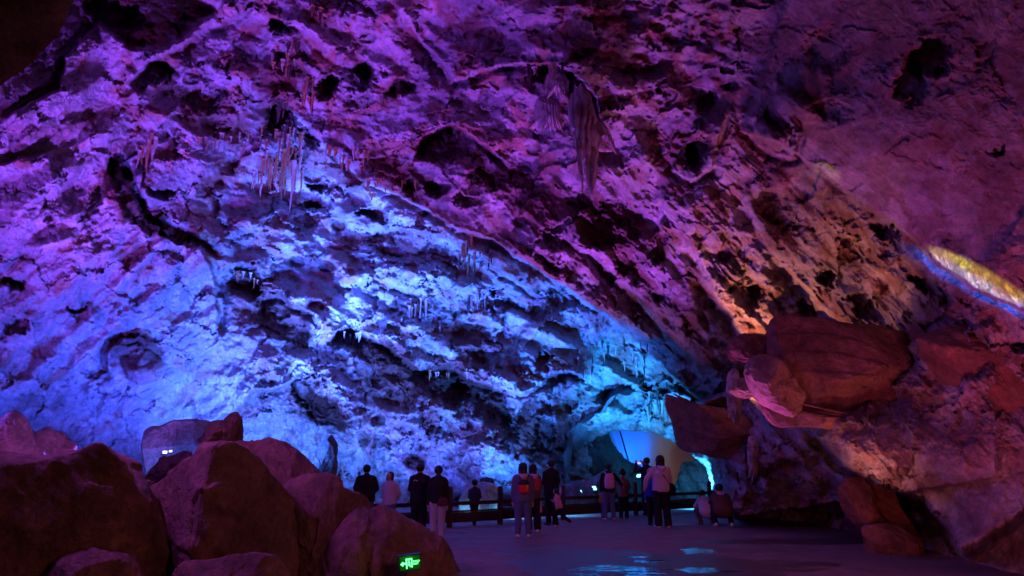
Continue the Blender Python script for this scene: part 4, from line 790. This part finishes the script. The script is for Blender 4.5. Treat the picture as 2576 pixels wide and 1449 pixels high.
ib2 = empty('control_box', U(847, 1232, 16.0)); tag(ib2, 'small dark control box with a lit indicator left of the first man', 'box')
link('cabinet', box_mesh('cabinet', -.09, .09, -.06, .06, -.08, .22, .01), metal, ib2); link('indicator', box_mesh('indicator', -.03, .06, -.068, -.061, -.04, -.01, .002), lensp, ib2)
# ------------------------------------------------------------------ people
def add_caps(V, F, p0, p1, r0, r1, flat=(1, 1), n=14, axis_x=None):
    p0 = np.array(p0, float); p1 = np.array(p1, float); d = p1-p0; L_ = np.linalg.norm(d); d = d/max(L_, 1e-6)
    ref = np.array([1.0, 0, 0]) if axis_x is None else np.array(axis_x, float)
    if abs(d@ref) > 0.9: ref = np.array([0, 1.0, 0])
    ex = ref-d*(ref@d); ex /= np.linalg.norm(ex); ey = np.cross(d, ex); b = len(V)
    ts = []
    for a in (-90, -60, -30, 0): ts.append((0, math.sin(math.radians(a))*r0, math.cos(math.radians(a))))
    for a in (0, 30, 60, 90): ts.append((1, math.sin(math.radians(a))*r1, math.cos(math.radians(a))))
    for k, off, c in ts:
        r = (r0 if k == 0 else r1)*max(c, 0.04); q = (p0 if k == 0 else p1)+d*off*0.8
        for i in range(n):
            t = 2*math.pi*i/n; V.append(tuple(q+ex*r*flat[0]*math.cos(t)+ey*r*flat[1]*math.sin(t)))
    m = len(ts)
    for j in range(m-1):
        for i in range(n): F.append([b+j*n+i, b+j*n+(i+1) % n, b+(j+1)*n+(i+1) % n, b+(j+1)*n+i])
    F.append([b+i for i in range(n)][::-1]); F.append([b+(m-1)*n+i for i in range(n)])
def add_loft(V, F, rings, n=20):
    """rings: (centre xyz, rx, ry, tilt about x) stacked"""
    b = len(V)
    for c, rx, ry in rings:
        for i in range(n):
            t = 2*math.pi*i/n; V.append((c[0]+rx*math.cos(t), c[1]+ry*math.sin(t), c[2]))
    for j in range(len(rings)-1):
        for i in range(n): F.append([b+j*n+i, b+j*n+(i+1) % n, b+(j+1)*n+(i+1) % n, b+(j+1)*n+i])
    F.append([b+i for i in range(n)][::-1]); F.append([b+(len(rings)-1)*n+i for i in range(n)])
def fuse(name, V, F, mat, parent, vox=0.013, wr=0.0, seed=0, smooth=6, wf=7.0):
    me = bpy.data.meshes.new(name); me.from_pydata(V, [], F); me.update()
    o = bpy.data.objects.new(name, me); COL.objects.link(o)
    md = o.modifiers.new('r', 'REMESH'); md.mode = 'VOXEL'; md.voxel_size = vox
    if smooth: sm = o.modifiers.new('s', 'SMOOTH'); sm.factor = 0.5; sm.iterations = smooth
    dg = bpy.context.evaluated_depsgraph_get(); m2 = bpy.data.meshes.new_from_object(o.evaluated_get(dg)); m2.name = name
    bpy.data.objects.remove(o)
    if wr:
        k = len(m2.vertices); co = np.empty(k*3, np.float32); m2.vertices.foreach_get('co', co); co = co.reshape(-1, 3).astype(float); nn = np.empty(k*3, np.float32); m2.vertices.foreach_get('normal', nn); nn = nn.reshape(-1, 3)
        q = co*np.array([wf, wf, wf*1.5])+seed
        co += nn*(wr*(1-2.2*np.abs(fbm3(q, seed, 3))))[:, None]
        m2.vertices.foreach_set('co', co.astype(np.float32).ravel())
    m2.materials.clear(); return link(name, m2, mat, parent, smooth=True)
_mc = {}
def cloth(c, rough=0.85):
    k = tuple(c)+(rough,)
    if k not in _mc: _mc[k] = new_mat('cloth', c, rough, 0.15)
    return _mc[k]
skin = new_mat('skin', (0.50, 0.30, 0.23), 0.55, 0.35); hairm = new_mat('hair', (0.012, 0.010, 0.010), 0.45, 0.4); eyem = new_mat('eye', (0.02, 0.015, 0.015), 0.2, 0.5); lipm = new_mat('lips', (0.35, 0.11, 0.10), 0.5, 0.4)
def lerp(a, b, t): return tuple(a[i]+(b[i]-a[i])*t for i in range(3))
def person(u, vtop, vfeet, rz, label, top, trousers, shoes, arms='down', hair='short', stance=0.0, lean=0.0, child=False, hood=None, skirt=0.0, long_top=0.0, headturn=0.0, wide=1.0, crouch=False, legs=None, H=None, hat=None, socks=None, sleeve_len=1.0, seed=0, collar=True, face=False):
    g = ground(u, vfeet); base = Vector((g[0], g[1], 0.0))
    if H is None:
        yy = g[1]; k = (CY-vtop)/FPX; H = CAMH+yy*(math.sin(PITCH)+k*math.cos(PITCH))/(math.cos(PITCH)-k*math.sin(PITCH))
    e = empty('person', base, rz); tag(e, label, 'person')
    h = H; hs = 1.32 if child else 1.10     # head scale
    hh = 0.130*h*hs                        # head height
    headc = np.array([0, 0.012*h+lean*0.9, h-hh*0.53]); neckb = np.array([0, -0.005*h+lean*0.75, 0.825*h if not child else 0.79*h])
    shz = (0.81 if not child else 0.775)*h; hipz = 0.50*h; sx = (0.092 if not child else 0.092)*h*wide
    chest = (0, lean*0.6, shz-0.07*h)
    lg = legs or [((-0.05*h, 0, hipz), (-0.058*h-stance*.4, 0.012*h, 0.27*h), (-0.060*h-stance, -0.01*h, 0.045*h)), ((0.05*h, 0, hipz), (0.058*h+stance*.4, 0.012*h, 0.27*h), (0.060*h+stance, -0.01*h, 0.045*h))]
    if crouch:
        hipz = 0.20*h; lg = [((-0.05*h, -0.02*h, hipz), (-0.13*h, 0.20*h, 0.26*h), (-0.12*h, 0.0, 0.045*h)), ((0.05*h, -0.02*h, hipz), (0.13*h, 0.20*h, 0.26*h), (0.12*h, 0.0, 0.045*h))]
        shz = 0.20*h+0.27*h; chest = (0, 0.10*h, shz-0.05*h); neckb = np.array([0, 0.145*h, shz+0.02*h]); headc = np.array([0, 0.19*h, shz+0.095*h])
    shy = lean*0.7+(0.12*h if crouch else 0)
    S = [(-sx, shy, shz), (sx, shy, shz)]
    A = {'down': [((-sx-0.03*h, shy-0.01*h, shz-0.17*h), (-sx-0.03*h, shy+0.02*h, shz-0.33*h)), ((sx+0.03*h, shy-0.01*h, shz-0.17*h), (sx+0.03*h, shy+0.02*h, shz-0.33*h))],
         'back': [((-sx-0.045*h, shy-0.06*h, shz-0.16*h), (-0.02*h, shy-0.115*h, shz-0.29*h)), ((sx+0.045*h, shy-0.06*h, shz-0.16*h), (0.02*h, shy-0.12*h, shz-0.28*h))],
         'front': [((-sx-0.03*h, shy+0.01*h, shz-0.17*h), (-0.04*h, shy+0.13*h, shz-0.17*h)), ((sx+0.03*h, shy+0.01*h, shz-0.17*h), (0.04*h, shy+0.13*h, shz-0.16*h))],
         'phone': [((-sx-0.10*h, shy+0.09*h, shz-0.06*h), (-0.14*h, shy+0.21*h, shz+0.075*h)), ((sx+0.02*h, shy+0.10*h, shz-0.08*h), (-0.0*h, shy+0.21*h, shz+0.07*h))],
         'onhip': [((-sx-0.09*h, shy-0.01*h, shz-0.15*h), (-sx-0.02*h, shy+0.06*h, shz-0.27*h)), ((sx+0.03*h, shy, shz-0.17*h), (sx+0.02*h, shy+0.04*h, shz-0.31*h))],
         'around': [((-sx-0.10*h, shy+0.03*h, shz-0.14*h), (-sx-0.10*h, shy+0.10*h, shz-0.25*h)), ((sx+0.03*h, shy, shz-0.17*h), (sx+0.0*h, shy+0.08*h, shz-0.28*h))],
         'reachright': [((-sx-0.03*h, shy, shz-0.17*h), (-sx-0.02*h, shy+0.03*h, shz-0.32*h)), ((sx+0.10*h, shy+0.05*h, shz-0.10*h), (sx+0.19*h, shy+0.12*h, shz-0.20*h))],
         'swing': [((-sx-0.05*h, shy-0.10*h, shz-0.13*h), (-sx-0.05*h, shy-0.06*h, shz-0.28*h)), ((sx+0.03*h, shy+0.08*h, shz-0.14*h), (sx+0.0*h, shy+0.19*h, shz-0.10*h))],
         'knees': [((-sx-0.05*h, shy+0.10*h, shz-0.14*h), (-0.07*h, shy+0.20*h, shz-0.20*h)), ((sx+0.05*h, shy+0.10*h, shz-0.14*h), (0.07*h, shy+0.20*h, shz-0.20*h))]}[arms]
    # ---- body, one continuous surface
    V = []; F = []
    add_caps(V, F, headc+[0, 0, hh*0.12], headc+[0, 0.008*h, -hh*0.12], hh*0.40, hh*0.36, (0.92, 1.10))
    add_caps(V, F, headc+[0, hh*0.12, -hh*0.22], headc+[0, hh*0.22, -hh*0.36], hh*0.25, hh*0.16, (1, 0.9))
    add_caps(V, F, headc+[0, hh*0.40, -hh*0.02], headc+[0, hh*0.52, -hh*0.13], hh*0.05, hh*0.07)        # nose
    for s_ in (-1, 1): add_caps(V, F, headc+[s_*hh*0.37, -hh*0.02, hh*0.05], headc+[s_*hh*0.38, -hh*0.03, -hh*0.12], hh*0.06, hh*0.045, (0.6, 1.2))
    add_caps(V, F, neckb-[0, 0, 0.02*h], headc-[0, 0.0, hh*0.30], 0.034*h, 0.032*h)
    add_caps(V, F, (0, shy, shz-0.07*h), (0, 0 if not crouch else -0.01*h, hipz+0.02*h), 0.075*h, 0.075*h, (1.25, 0.8))
    for i in (0, 1):
        hp, kn, an = lg[i]; add_caps(V, F, hp, kn, 0.055*h, 0.036*h); add_caps(V, F, kn, an, 0.036*h, 0.022*h)
        el, wr_ = A[i]; add_caps(V, F, S[i], el, 0.030*h, 0.024*h); add_caps(V, F, el, wr_, 0.024*h, 0.016*h)
        w_ = np.array(wr_); dr = w_-np.array(el); dr = dr/np.linalg.norm(dr); dr2 = dr+np.array([0, 0.25, -0.2]); dr2 /= np.linalg.norm(dr2)
        side = np.cross(dr, [0, 1.0, 0.1]); side = side/max(np.linalg.norm(side), 1e-3); pc = w_+dr*0.032*h
        add_caps(V, F, w_, pc+dr*0.012*h, 0.015*h, 0.020*h, (1.2, 0.65))
        if not child:
            for q in range(4):
                fo = pc+side*(q-1.5)*0.0105*h+dr*0.02*h; le = (0.034, 0.040, 0.037, 0.029)[q]*h
                add_caps(V, F, fo, fo+dr*le*0.55, 0.0062*h, 0.0058*h, n=8); add_caps(V, F, fo+dr*le*0.55, fo+dr*le*0.55+dr2*le*0.5, 0.0058*h, 0.005*h, n=8)
            add_caps(V, F, w_+dr*0.012*h-side*0.016*h, w_+dr*0.035*h-side*0.030*h+np.array([0, 0.012*h, 0]), 0.0075*h, 0.006*h, n=8)
    fuse('body', V, F, skin, e, 0.0105, smooth=2)
    # ---- trousers
    V = []; F = []
    for i in (0, 1):
        hp, kn, an = lg[i]; an2 = lerp(kn, an, 0.96)
        add_caps(V, F, hp, kn, 0.070*h*wide, 0.050*h); add_caps(V, F, kn, an2, 0.050*h, 0.040*h*(1+skirt)); 
    add_caps(V, F, (0, lg[0][0][1], hipz-0.01*h), (0, lg[0][0][1]+lean*0.1, hipz+0.05*h), 0.082*h, 0.078*h, (1.28, 0.88))
    fuse('trousers', V, F, trousers, e, 0.013, 0.004, seed+1, smooth=3)
    # ---- jacket or jumper
    V = []; F = []; hem = hipz-0.01*h-long_top*h; cy0 = lg[0][0][1]
    if crouch:
        add_caps(V, F, (0, -0.05*h, hipz+0.04*h), (0, 0.03*h, shz-0.12*h), 0.13*h, 0.125*h, (1.18, 0.9)); add_caps(V, F, (0, 0.03*h, shz-0.12*h), (0, shy, shz-0.05*h), 0.125*h, 0.095*h, (1.25, 0.85))
    else:
        add_loft(V, F, [((0, cy0, hem), 0.108*h*wide, 0.090*h), ((0, cy0, hem+0.03*h), 0.116*h*wide, 0.096*h), ((0, cy0+lean*0.3, (hem+shz)/2), 0.112*h*wide, 0.090*h), ((0, shy-0.005*h, shz-0.07*h), 0.116*h*wide, 0.088*h), ((0, shy, shz-0.02*h), 0.095*h*wide, 0.070*h), ((0, shy*1.0+(neckb[1]-shy)*0.6, shz+0.028*h), 0.060*h, 0.048*h), ((0, neckb[1], shz+0.045*h), 0.043*h, 0.041*h)])
    for i in (0, 1):
        el, wr_ = A[i]; w2_ = lerp(el, wr_, 0.97*sleeve_len); sh_ = (S[i][0], S[i][1], S[i][2]-0.018*h); add_caps(V, F, sh_, el, 0.042*h, 0.036*h); add_caps(V, F, el, w2_, 0.036*h, 0.028*h)
        add_caps(V, F, (S[i][0]*0.4, S[i][1], S[i][2]+0.005*h), sh_, 0.036*h, 0.040*h)
    if hood is None and collar: add_caps(V, F, neckb+[0, 0, -0.005*h], neckb+[0, 0.004*h, 0.022*h], 0.043*h, 0.041*h)
    fuse('jacket', V, F, top, e, 0.013, 0.0055, seed+2, smooth=3)
    if hood is not None:
        V = []; F = []
        for a in range(-60, 241, 30):
            t = math.radians(a+180); 
        add_caps(V, F, neckb+[-0.045*h, -0.03*h, -0.005*h], neckb+[0.0, -0.068*h, -0.022*h], 0.030*h, 0.040*h); add_caps(V, F, neckb+[0.045*h, -0.03*h, -0.005*h], neckb+[0.0, -0.068*h, -0.022*h], 0.030*h, 0.040*h)
        add_caps(V, F, neckb+[-0.045*h, -0.02*h, 0.0], neckb+[-0.03*h, 0.045*h, -0.01*h], 0.026*h, 0.02*h); add_caps(V, F, neckb+[0.045*h, -0.02*h, 0.0], neckb+[0.03*h, 0.045*h, -0.01*h], 0.026*h, 0.02*h)
        fuse('hood', V, F, hood, e, 0.011, 0.003, seed+3, smooth=3)
    # ---- shoes
    for i in (0, 1):
        an = lg[i][2]; V = []; F = []; x0 = an[0]; y0 = an[1]; z0 = an[2]-0.045*h
        add_caps(V, F, (x0, y0-0.018*h, z0+0.030*h), (x0+(0.012*h if i else -0.012*h), y0+0.085*h, z0+0.022*h), 0.030*h, 0.024*h, (0.95, 0.95)); add_caps(V, F, (x0, y0-0.01*h, z0+0.03*h), (x0, y0, z0+0.062*h), 0.028*h, 0.026*h)
        o = fuse('shoe', V, F, shoes, e, 0.009, smooth=2)
        me = o.data
        for v in me.vertices: v.co.z = max(v.co.z, z0+0.002)
    # ---- hair or hat
    V = []; F = []; hm = hat if hat is not None else hairm
    add_caps(V, F, headc+[0, -hh*0.06, hh*0.16], headc+[0, -hh*0.10, hh*0.02], hh*0.44, hh*0.42, (0.98, 1.08))
    if hair in ('bob', 'long', 'longer'):
        dn = {'bob': 0.45, 'long': 1.0, 'longer': 1.35}[hair]
        add_caps(V, F, headc+[0, -hh*0.14, 0], headc+[0, -hh*0.22-0.01*h, -hh*dn], hh*0.43, hh*0.30, (1.05, 0.72))
        for s_ in (-1, 1): add_caps(V, F, headc+[s_*hh*0.33, -hh*0.03, hh*0.05], headc+[s_*hh*0.36, hh*0.02-(0.02*h if dn > 0.6 else 0), -hh*min(dn, 0.8)*0.9], hh*0.15, hh*0.10, (0.8, 1.3))
    if hair == 'pony': add_caps(V, F, headc+[0, -hh*0.45, hh*0.12], headc+[0.01, -hh*0.60, -hh*0.55], hh*0.14, hh*0.07)
    if hair == 'bun': add_caps(V, F, headc+[0, -hh*0.30, hh*0.48], headc+[0, -hh*0.34, hh*0.56], hh*0.17, hh*0.15)
    if hat is not None: add_caps(V, F, headc+[0, 0, hh*0.12], headc+[0, -hh*0.08, -hh*0.18], hh*0.47, hh*0.44, (1, 1.1))
    ho = fuse('hat' if hat is not None else 'hair', V, F, hm, e, 0.010, 0.004, seed+4, smooth=2, wf=16)
    # clear the face
    me = ho.data; fz0 = headc[2]+hh*(0.24); fy = headc[1]
    for v in me.vertices:
        if v.co.y > fy+hh*0.16 and v.co.z < fz0+0.3*(hh*0.4-abs(v.co.x)): v.co.y = fy+hh*0.16+(v.co.y-fy-hh*0.16)*0.12
    if face:
        for s_ in (-1, 1):
            V = []; F = []; add_caps(V, F, headc+[s_*hh*0.15, hh*0.405, hh*0.0], headc+[s_*hh*0.19, hh*0.395, hh*0.0], hh*0.03, hh*0.03, n=8); m_ = bpy.data.meshes.new('eye'); m_.from_pydata(V, [], F); link('eye', m_, eyem, e, smooth=True)
        V = []; F = []; add_caps(V, F, headc+[-hh*0.08, hh*0.43, -hh*0.27], headc+[hh*0.08, hh*0.43, -hh*0.27], hh*0.025, hh*0.025, n=8); m_ = bpy.data.meshes.new('lips'); m_.from_pydata(V, [], F); link('lips', m_, lipm, e, smooth=True)
    e['h_m'] = 0; del e['h_m']
    return e, h, dict(shz=shz, hipz=hipz, neckb=neckb, headc=headc, A=A, S=S, hh=hh)
BLK = cloth((0.018, 0.018, 0.022)); NVY = cloth((0.03, 0.035, 0.06)); DEN = cloth((0.10, 0.13, 0.24)); LIL = cloth((0.52, 0.44, 0.52)); GRY = cloth((0.40, 0.38, 0.45)); WSH = cloth((0.75, 0.70, 0.72), 0.6); DGR = cloth((0.07, 0.065, 0.08)); PNK = cloth((0.62, 0.28, 0.38)); ORN = cloth((0.62, 0.26, 0.05)); BRN = cloth((0.12, 0.06, 0.045)); BLU = cloth((0.03, 0.07, 0.42)); REDB = cloth((0.12, 0.05, 0.06)); PPK = cloth((0.58, 0.36, 0.48)); DST = cloth((0.13, 0.13, 0.22))
p1 = person(915, 1168, 1345, 0.25, 'man in black padded jacket with hands clasped behind his back, leftmost by the fence', BLK, DEN, BLK, arms='back', wide=1.22, seed=1, long_top=0.03)
p2 = person(976, 1186, 1347, math.pi-0.45, 'woman with bob haircut in lilac jacket facing the viewer', LIL, DEN, WSH, arms='back', hair='bob', wide=1.1, seed=2, face=True, lean=0.0, long_top=0.02)
p3 = person(1052, 1165, 1352, -0.05, 'man in black jacket with a small reflective arc on the upper back', BLK, BLK, BLK, arms='front', wide=1.15, seed=3, long_top=0.04)
p4 = person(1099, 1170, 1360, 0.1, 'woman in dark jumper and light grey trousers with a small crossbody bag', BLK, GRY, WSH, arms='down', hair='pony', wide=1.0, seed=4, stance=-0.01)
hh5 = 1.15
p5 = person(1193, 1205, 1322, -0.1, 'child in black with striped sleeves leaning at the fence with one knee bent', NVY, BLK, BLK, arms='front', child=True, seed=5, legs=[((-0.05*1.05, 0, 0.50*1.05), (-0.05*1.05, 0.10, 0.36), (-0.03*1.05, -0.10, 0.25)), ((0.03*1.05, 0, 0.50*1.05), (0.015*1.05, 0.015, 0.28), (0.0, -0.01, 0.047))])
p6 = person(1316, 1163, 1352, 0.05, 'woman with long black hair in blue-grey jacket and jeans wearing a red backpack', DST, DEN, WSH, arms='down', hair='long', hood=PPK, wide=1.12, seed=6, stance=0.025, long_top=0.02)
p7 = person(1341, 1166, 1340, 0.35, 'woman with long hair and dark trousers standing just behind the red backpack', REDB, BLK, WSH, arms='front', hair='longer', seed=7, hood=LIL)
p8 = person(1354, 1238, 1338, 0.9, 'small child in dusky pink jacket between the long-haired woman and the tall man', PPK, NVY, WSH, arms='swing', child=True, seed=8, hat=cloth((0.5, 0.25, 0.4)))
p9 = person(1388, 1155, 1322, 0.5, 'tall man all in black with short hair seen from behind by the fence', BLK, BLK, DGR, arms='front', wide=1.12, seed=9, long_top=0.04)
hR = 0.98
p10 = person(1407, 1228, 1327, 1.05, 'running child in pink jacket and dark trousers leaning forward', PNK, BLK, PPK, arms='swing', child=True, lean=0.08, seed=10, legs=[((-0.04, 0, 0.5*hR), (-0.045, 0.14, 0.30), (-0.045, 0.02, 0.06)), ((0.04, 0, 0.5*hR), (0.045, -0.08, 0.28), (0.05, -0.30, 0.14))])
p11 = person(1520, 1222, 1302, 0.1, 'child in orange jacket and jeans left of the pink backpack', ORN, DEN, BLK, arms='down', child=True, seed=11, long_top=0.02)
p12 = person(1533, 1165, 1309, 0.1, 'woman in black top and jeans carrying a pale pink backpack', BLK, DEN, WSH, arms='reachright', hair='pony', seed=12, stance=0.03)
p13 = person(1570, 1180, 1305, -0.2, 'child with hair in a bun and brownish jacket right of the pink backpack', cloth((0.2, 0.11, 0.10)), BLK, DGR, arms='front', hair='bun', child=True, seed=13, long_top=0.05)
p14 = person(1633, 1150, 1297, 0.1, 'man in black holding up a phone to photograph the tunnel', BLK, BLK, BLK, arms='phone', seed=14)
p15 = person(1645, 1176, 1322, 0.0, 'child with pink hat in bright blue jacket beside the lilac-hooded woman', BLU, BLK, DGR, arms='down', child=True, seed=15, hat=cloth((0.55, 0.28, 0.33)))
p16 = person(1669, 1144, 1328, 0.15, 'woman with long black hair in lilac hoodie and wide black trousers, seen from behind', LIL, BLK, WSH, arms='around', hair='long', hood=LIL, wide=1.12, seed=16, stance=0.02, skirt=0.35)
p17 = person(1780, 0, 1321, 0.1, 'crouching child in pale lilac jacket beside the fence post', LIL, BRN, BRN, arms='knees', crouch=True, H=1.38, seed=17, child=False)
p18 = person(1821, 0, 1325, -0.1, 'crouching adult in dark brown jacket with a lilac hood', BRN, BLK, WSH, arms='knees', crouch=True, H=1.66, seed=18, hood=LIL, wide=1.1)
# ---- things carried
def at_person(p, loc):
    e = p[0]; c, s = math.cos(e.rotation_euler.z), math.sin(e.rotation_euler.z); x, y, z = loc
    return Vector((e.location.x+c*x-s*y, e.location.y+s*x+c*y, z))
def bag(p, loc, size, mat, name, label, cat, straps=True, mat2=None, rz=0.0):
    e = empty(name, at_person(p, loc), p[0].rotation_euler.z+rz); tag(e, label, cat); w_, d_, h_ = size
    V = []; F = []
    add_loft(V, F, [((0, 0, -h_*0.5), w_*0.38, d_*0.35), ((0, 0, -h_*0.42), w_*0.48, d_*0.48), ((0, 0, 0), w_*0.5, d_*0.5), ((0, 0, h_*0.3), w_*0.45, d_*0.45), ((0, 0, h_*0.46), w_*0.30, d_*0.3), ((0, 0, h_*0.5), w_*0.1, d_*0.1)])
    fuse('bag_body', V, F, mat, e, 0.011, 0.002, 3, smooth=2)
    if mat2:
        V = []; F = []; add_loft(V, F, [((0, -0.006, 0.02), w_*0.505, d_*0.505), ((0, -0.006, h_*0.3), w_*0.46, d_*0.46), ((0, -0.006, h_*0.46), w_*0.31, d_*0.31)]); fuse('flap', V, F, mat2, e, 0.011, smooth=1)
    return e
hB = p6[1]; red = cloth((0.75, 0.04, 0.03), 0.5)
b6 = bag(p6, (0.01, -0.17, p6[2]['shz']-0.20), (0.24, 0.14, 0.30), red, 'backpack', 'small red backpack with dark top on the back of the woman in blue-grey', 'backpack', mat2=NVY)
V = []; F = []; add_caps(V, F, (0.06, -0.075, -0.10), (0.075, -0.075, 0.02), 0.008, 0.008); m_ = bpy.data.meshes.new('trim'); m_.from_pydata(V, [], F); link('trim', m_, cloth((0.8, 0.5, 0.05)), b6)
for s_ in (-1, 1):
    V = []; F = []; add_caps(V, F, (s_*0.05, -0.01, 0.12), (s_*0.11, 0.06, 0.22), 0.012, 0.012, n=8); add_caps(V, F, (s_*0.11, 0.06, 0.22), (s_*0.105, 0.15, 0.245), 0.012, 0.012, n=8); m_ = bpy.data.meshes.new('strap'); m_.from_pydata(V, [], F); link('strap', m_, NVY, b6)
b12 = bag(p12, (0.0, -0.17, p12[2]['shz']-0.19), (0.30, 0.16, 0.42), cloth((0.66, 0.36, 0.50), 0.6), 'backpack', 'pale pink backpack on the back of the woman in black', 'backpack')
for s_ in (-1, 1):
    V = []; F = []; add_caps(V, F, (s_*0.07, 0.02, 0.17), (s_*0.12, 0.10, 0.235), 0.013, 0.013, n=8); m_ = bpy.data.meshes.new('strap'); m_.from_pydata(V, [], F); link('strap', m_, cloth((0.5, 0.3, 0.42)), b12)
b7 = bag(p7, (0.05, -0.15, p7[2]['shz']-0.17), (0.17, 0.10, 0.30), cloth((0.42, 0.05, 0.06)), 'backpack', 'small dark red bag behind the woman next to the red backpack', 'bag')
b4 = bag(p4, (0.10, -0.12, p4[2]['hipz']+0.02), (0.24, 0.09, 0.17), cloth((0.10, 0.03, 0.045)), 'crossbody_bag', 'small dark wine-red crossbody bag at the hip of the woman in grey trousers', 'bag')
V = []; F = []; z4 = p4[2]['shz']+0.03-(p4[2]['hipz']+0.02); add_caps(V, F, (-0.03, -0.02, 0.07), (-0.14, 0.0, z4*0.55), 0.008, 0.008, n=8); add_caps(V, F, (-0.14, 0.0, z4*0.55), (-0.20, 0.10, z4), 0.008, 0.008, n=8); m_ = bpy.data.meshes.new('strap'); m_.from_pydata(V, [], F); link('strap', m_, DGR, b4)
b16 = bag(p16, (0.21, -0.05, p16[2]['hipz']+0.06), (0.30, 0.14, 0.26), BLK, 'shoulder_bag', 'black shoulder bag at the right hip of the woman in lilac hoodie', 'bag')
V = []; F = []; z6 = p16[2]['shz']+0.02-(p16[2]['hipz']+0.06); add_caps(V, F, (-0.02, -0.05, 0.10), (-0.20, -0.12, z6*0.62), 0.014, 0.014, n=8); add_caps(V, F, (-0.20, -0.12, z6*0.62), (-0.34, -0.02, z6+0.02), 0.014, 0.014, n=8); m_ = bpy.data.meshes.new('strap'); m_.from_pydata(V, [], F); link('strap', m_, BLK, b16)
scr = new_mat('phone_screen', (0.02, 0.02, 0.03), 0.2, 0.5, emit=(0.55, 0.5, 1.0), estr=1.3)
hp_ = p14[1]; ph = empty('phone', at_person(p14, (-0.07*hp_, p14[2]['S'][0][1]+0.255*hp_, p14[2]['shz']+0.085*hp_)), p14[0].rotation_euler.z); tag(ph, 'lit phone held sideways by the man photographing the tunnel', 'phone')
link('case', box_mesh('case', -.078, .078, 0, .009, -.037, .037, .006), BLK, ph); link('screen', box_mesh('screen', -.070, .070, -.002, -.0005, -.031, .031, .0005), scr, ph)
# reflective arc on the jacket, striped sleeves
rf = new_mat('reflective_tape', (0.8, 0.8, 0.85), 0.3, 0.5, emit=(0.8, 0.75, 1.0), estr=0.0)
V = []; F = []; hp = p3[1]; pr = None
for k in range(8):
    a0 = math.radians(35+k*13.75); a1 = math.radians(35+(k+1)*13.75); c0 = (-0.075+0.05*math.cos(a0), -0.083*hp-0.012, p3[2]['shz']-0.115+0.05*math.sin(a0)); c1 = (-0.075+0.05*math.cos(a1), -0.083*hp-0.012, p3[2]['shz']-0.115+0.05*math.sin(a1)); add_caps(V, F, c0, c1, 0.006, 0.006, n=6)
m_ = bpy.data.meshes.new('reflective_arc'); m_.from_pydata(V, [], F); link('reflective_arc', m_, rf, p3[0])
el, wr_ = p5[2]['A']['front'][1] if isinstance(p5[2]['A'], dict) else p5[2]['A'][1]
for k in range(3):
    t = 0.25+0.22*k; V = []; F = []; a_ = lerp(el, wr_, t); b_ = lerp(el, wr_, t+0.07); add_caps(V, F, a_, b_, 0.041*p5[1], 0.040*p5[1]); m_ = bpy.data.meshes.new('sleeve_stripe'); m_.from_pydata(V, [], F); link('sleeve_stripe', m_, GRY, p5[0], smooth=True)
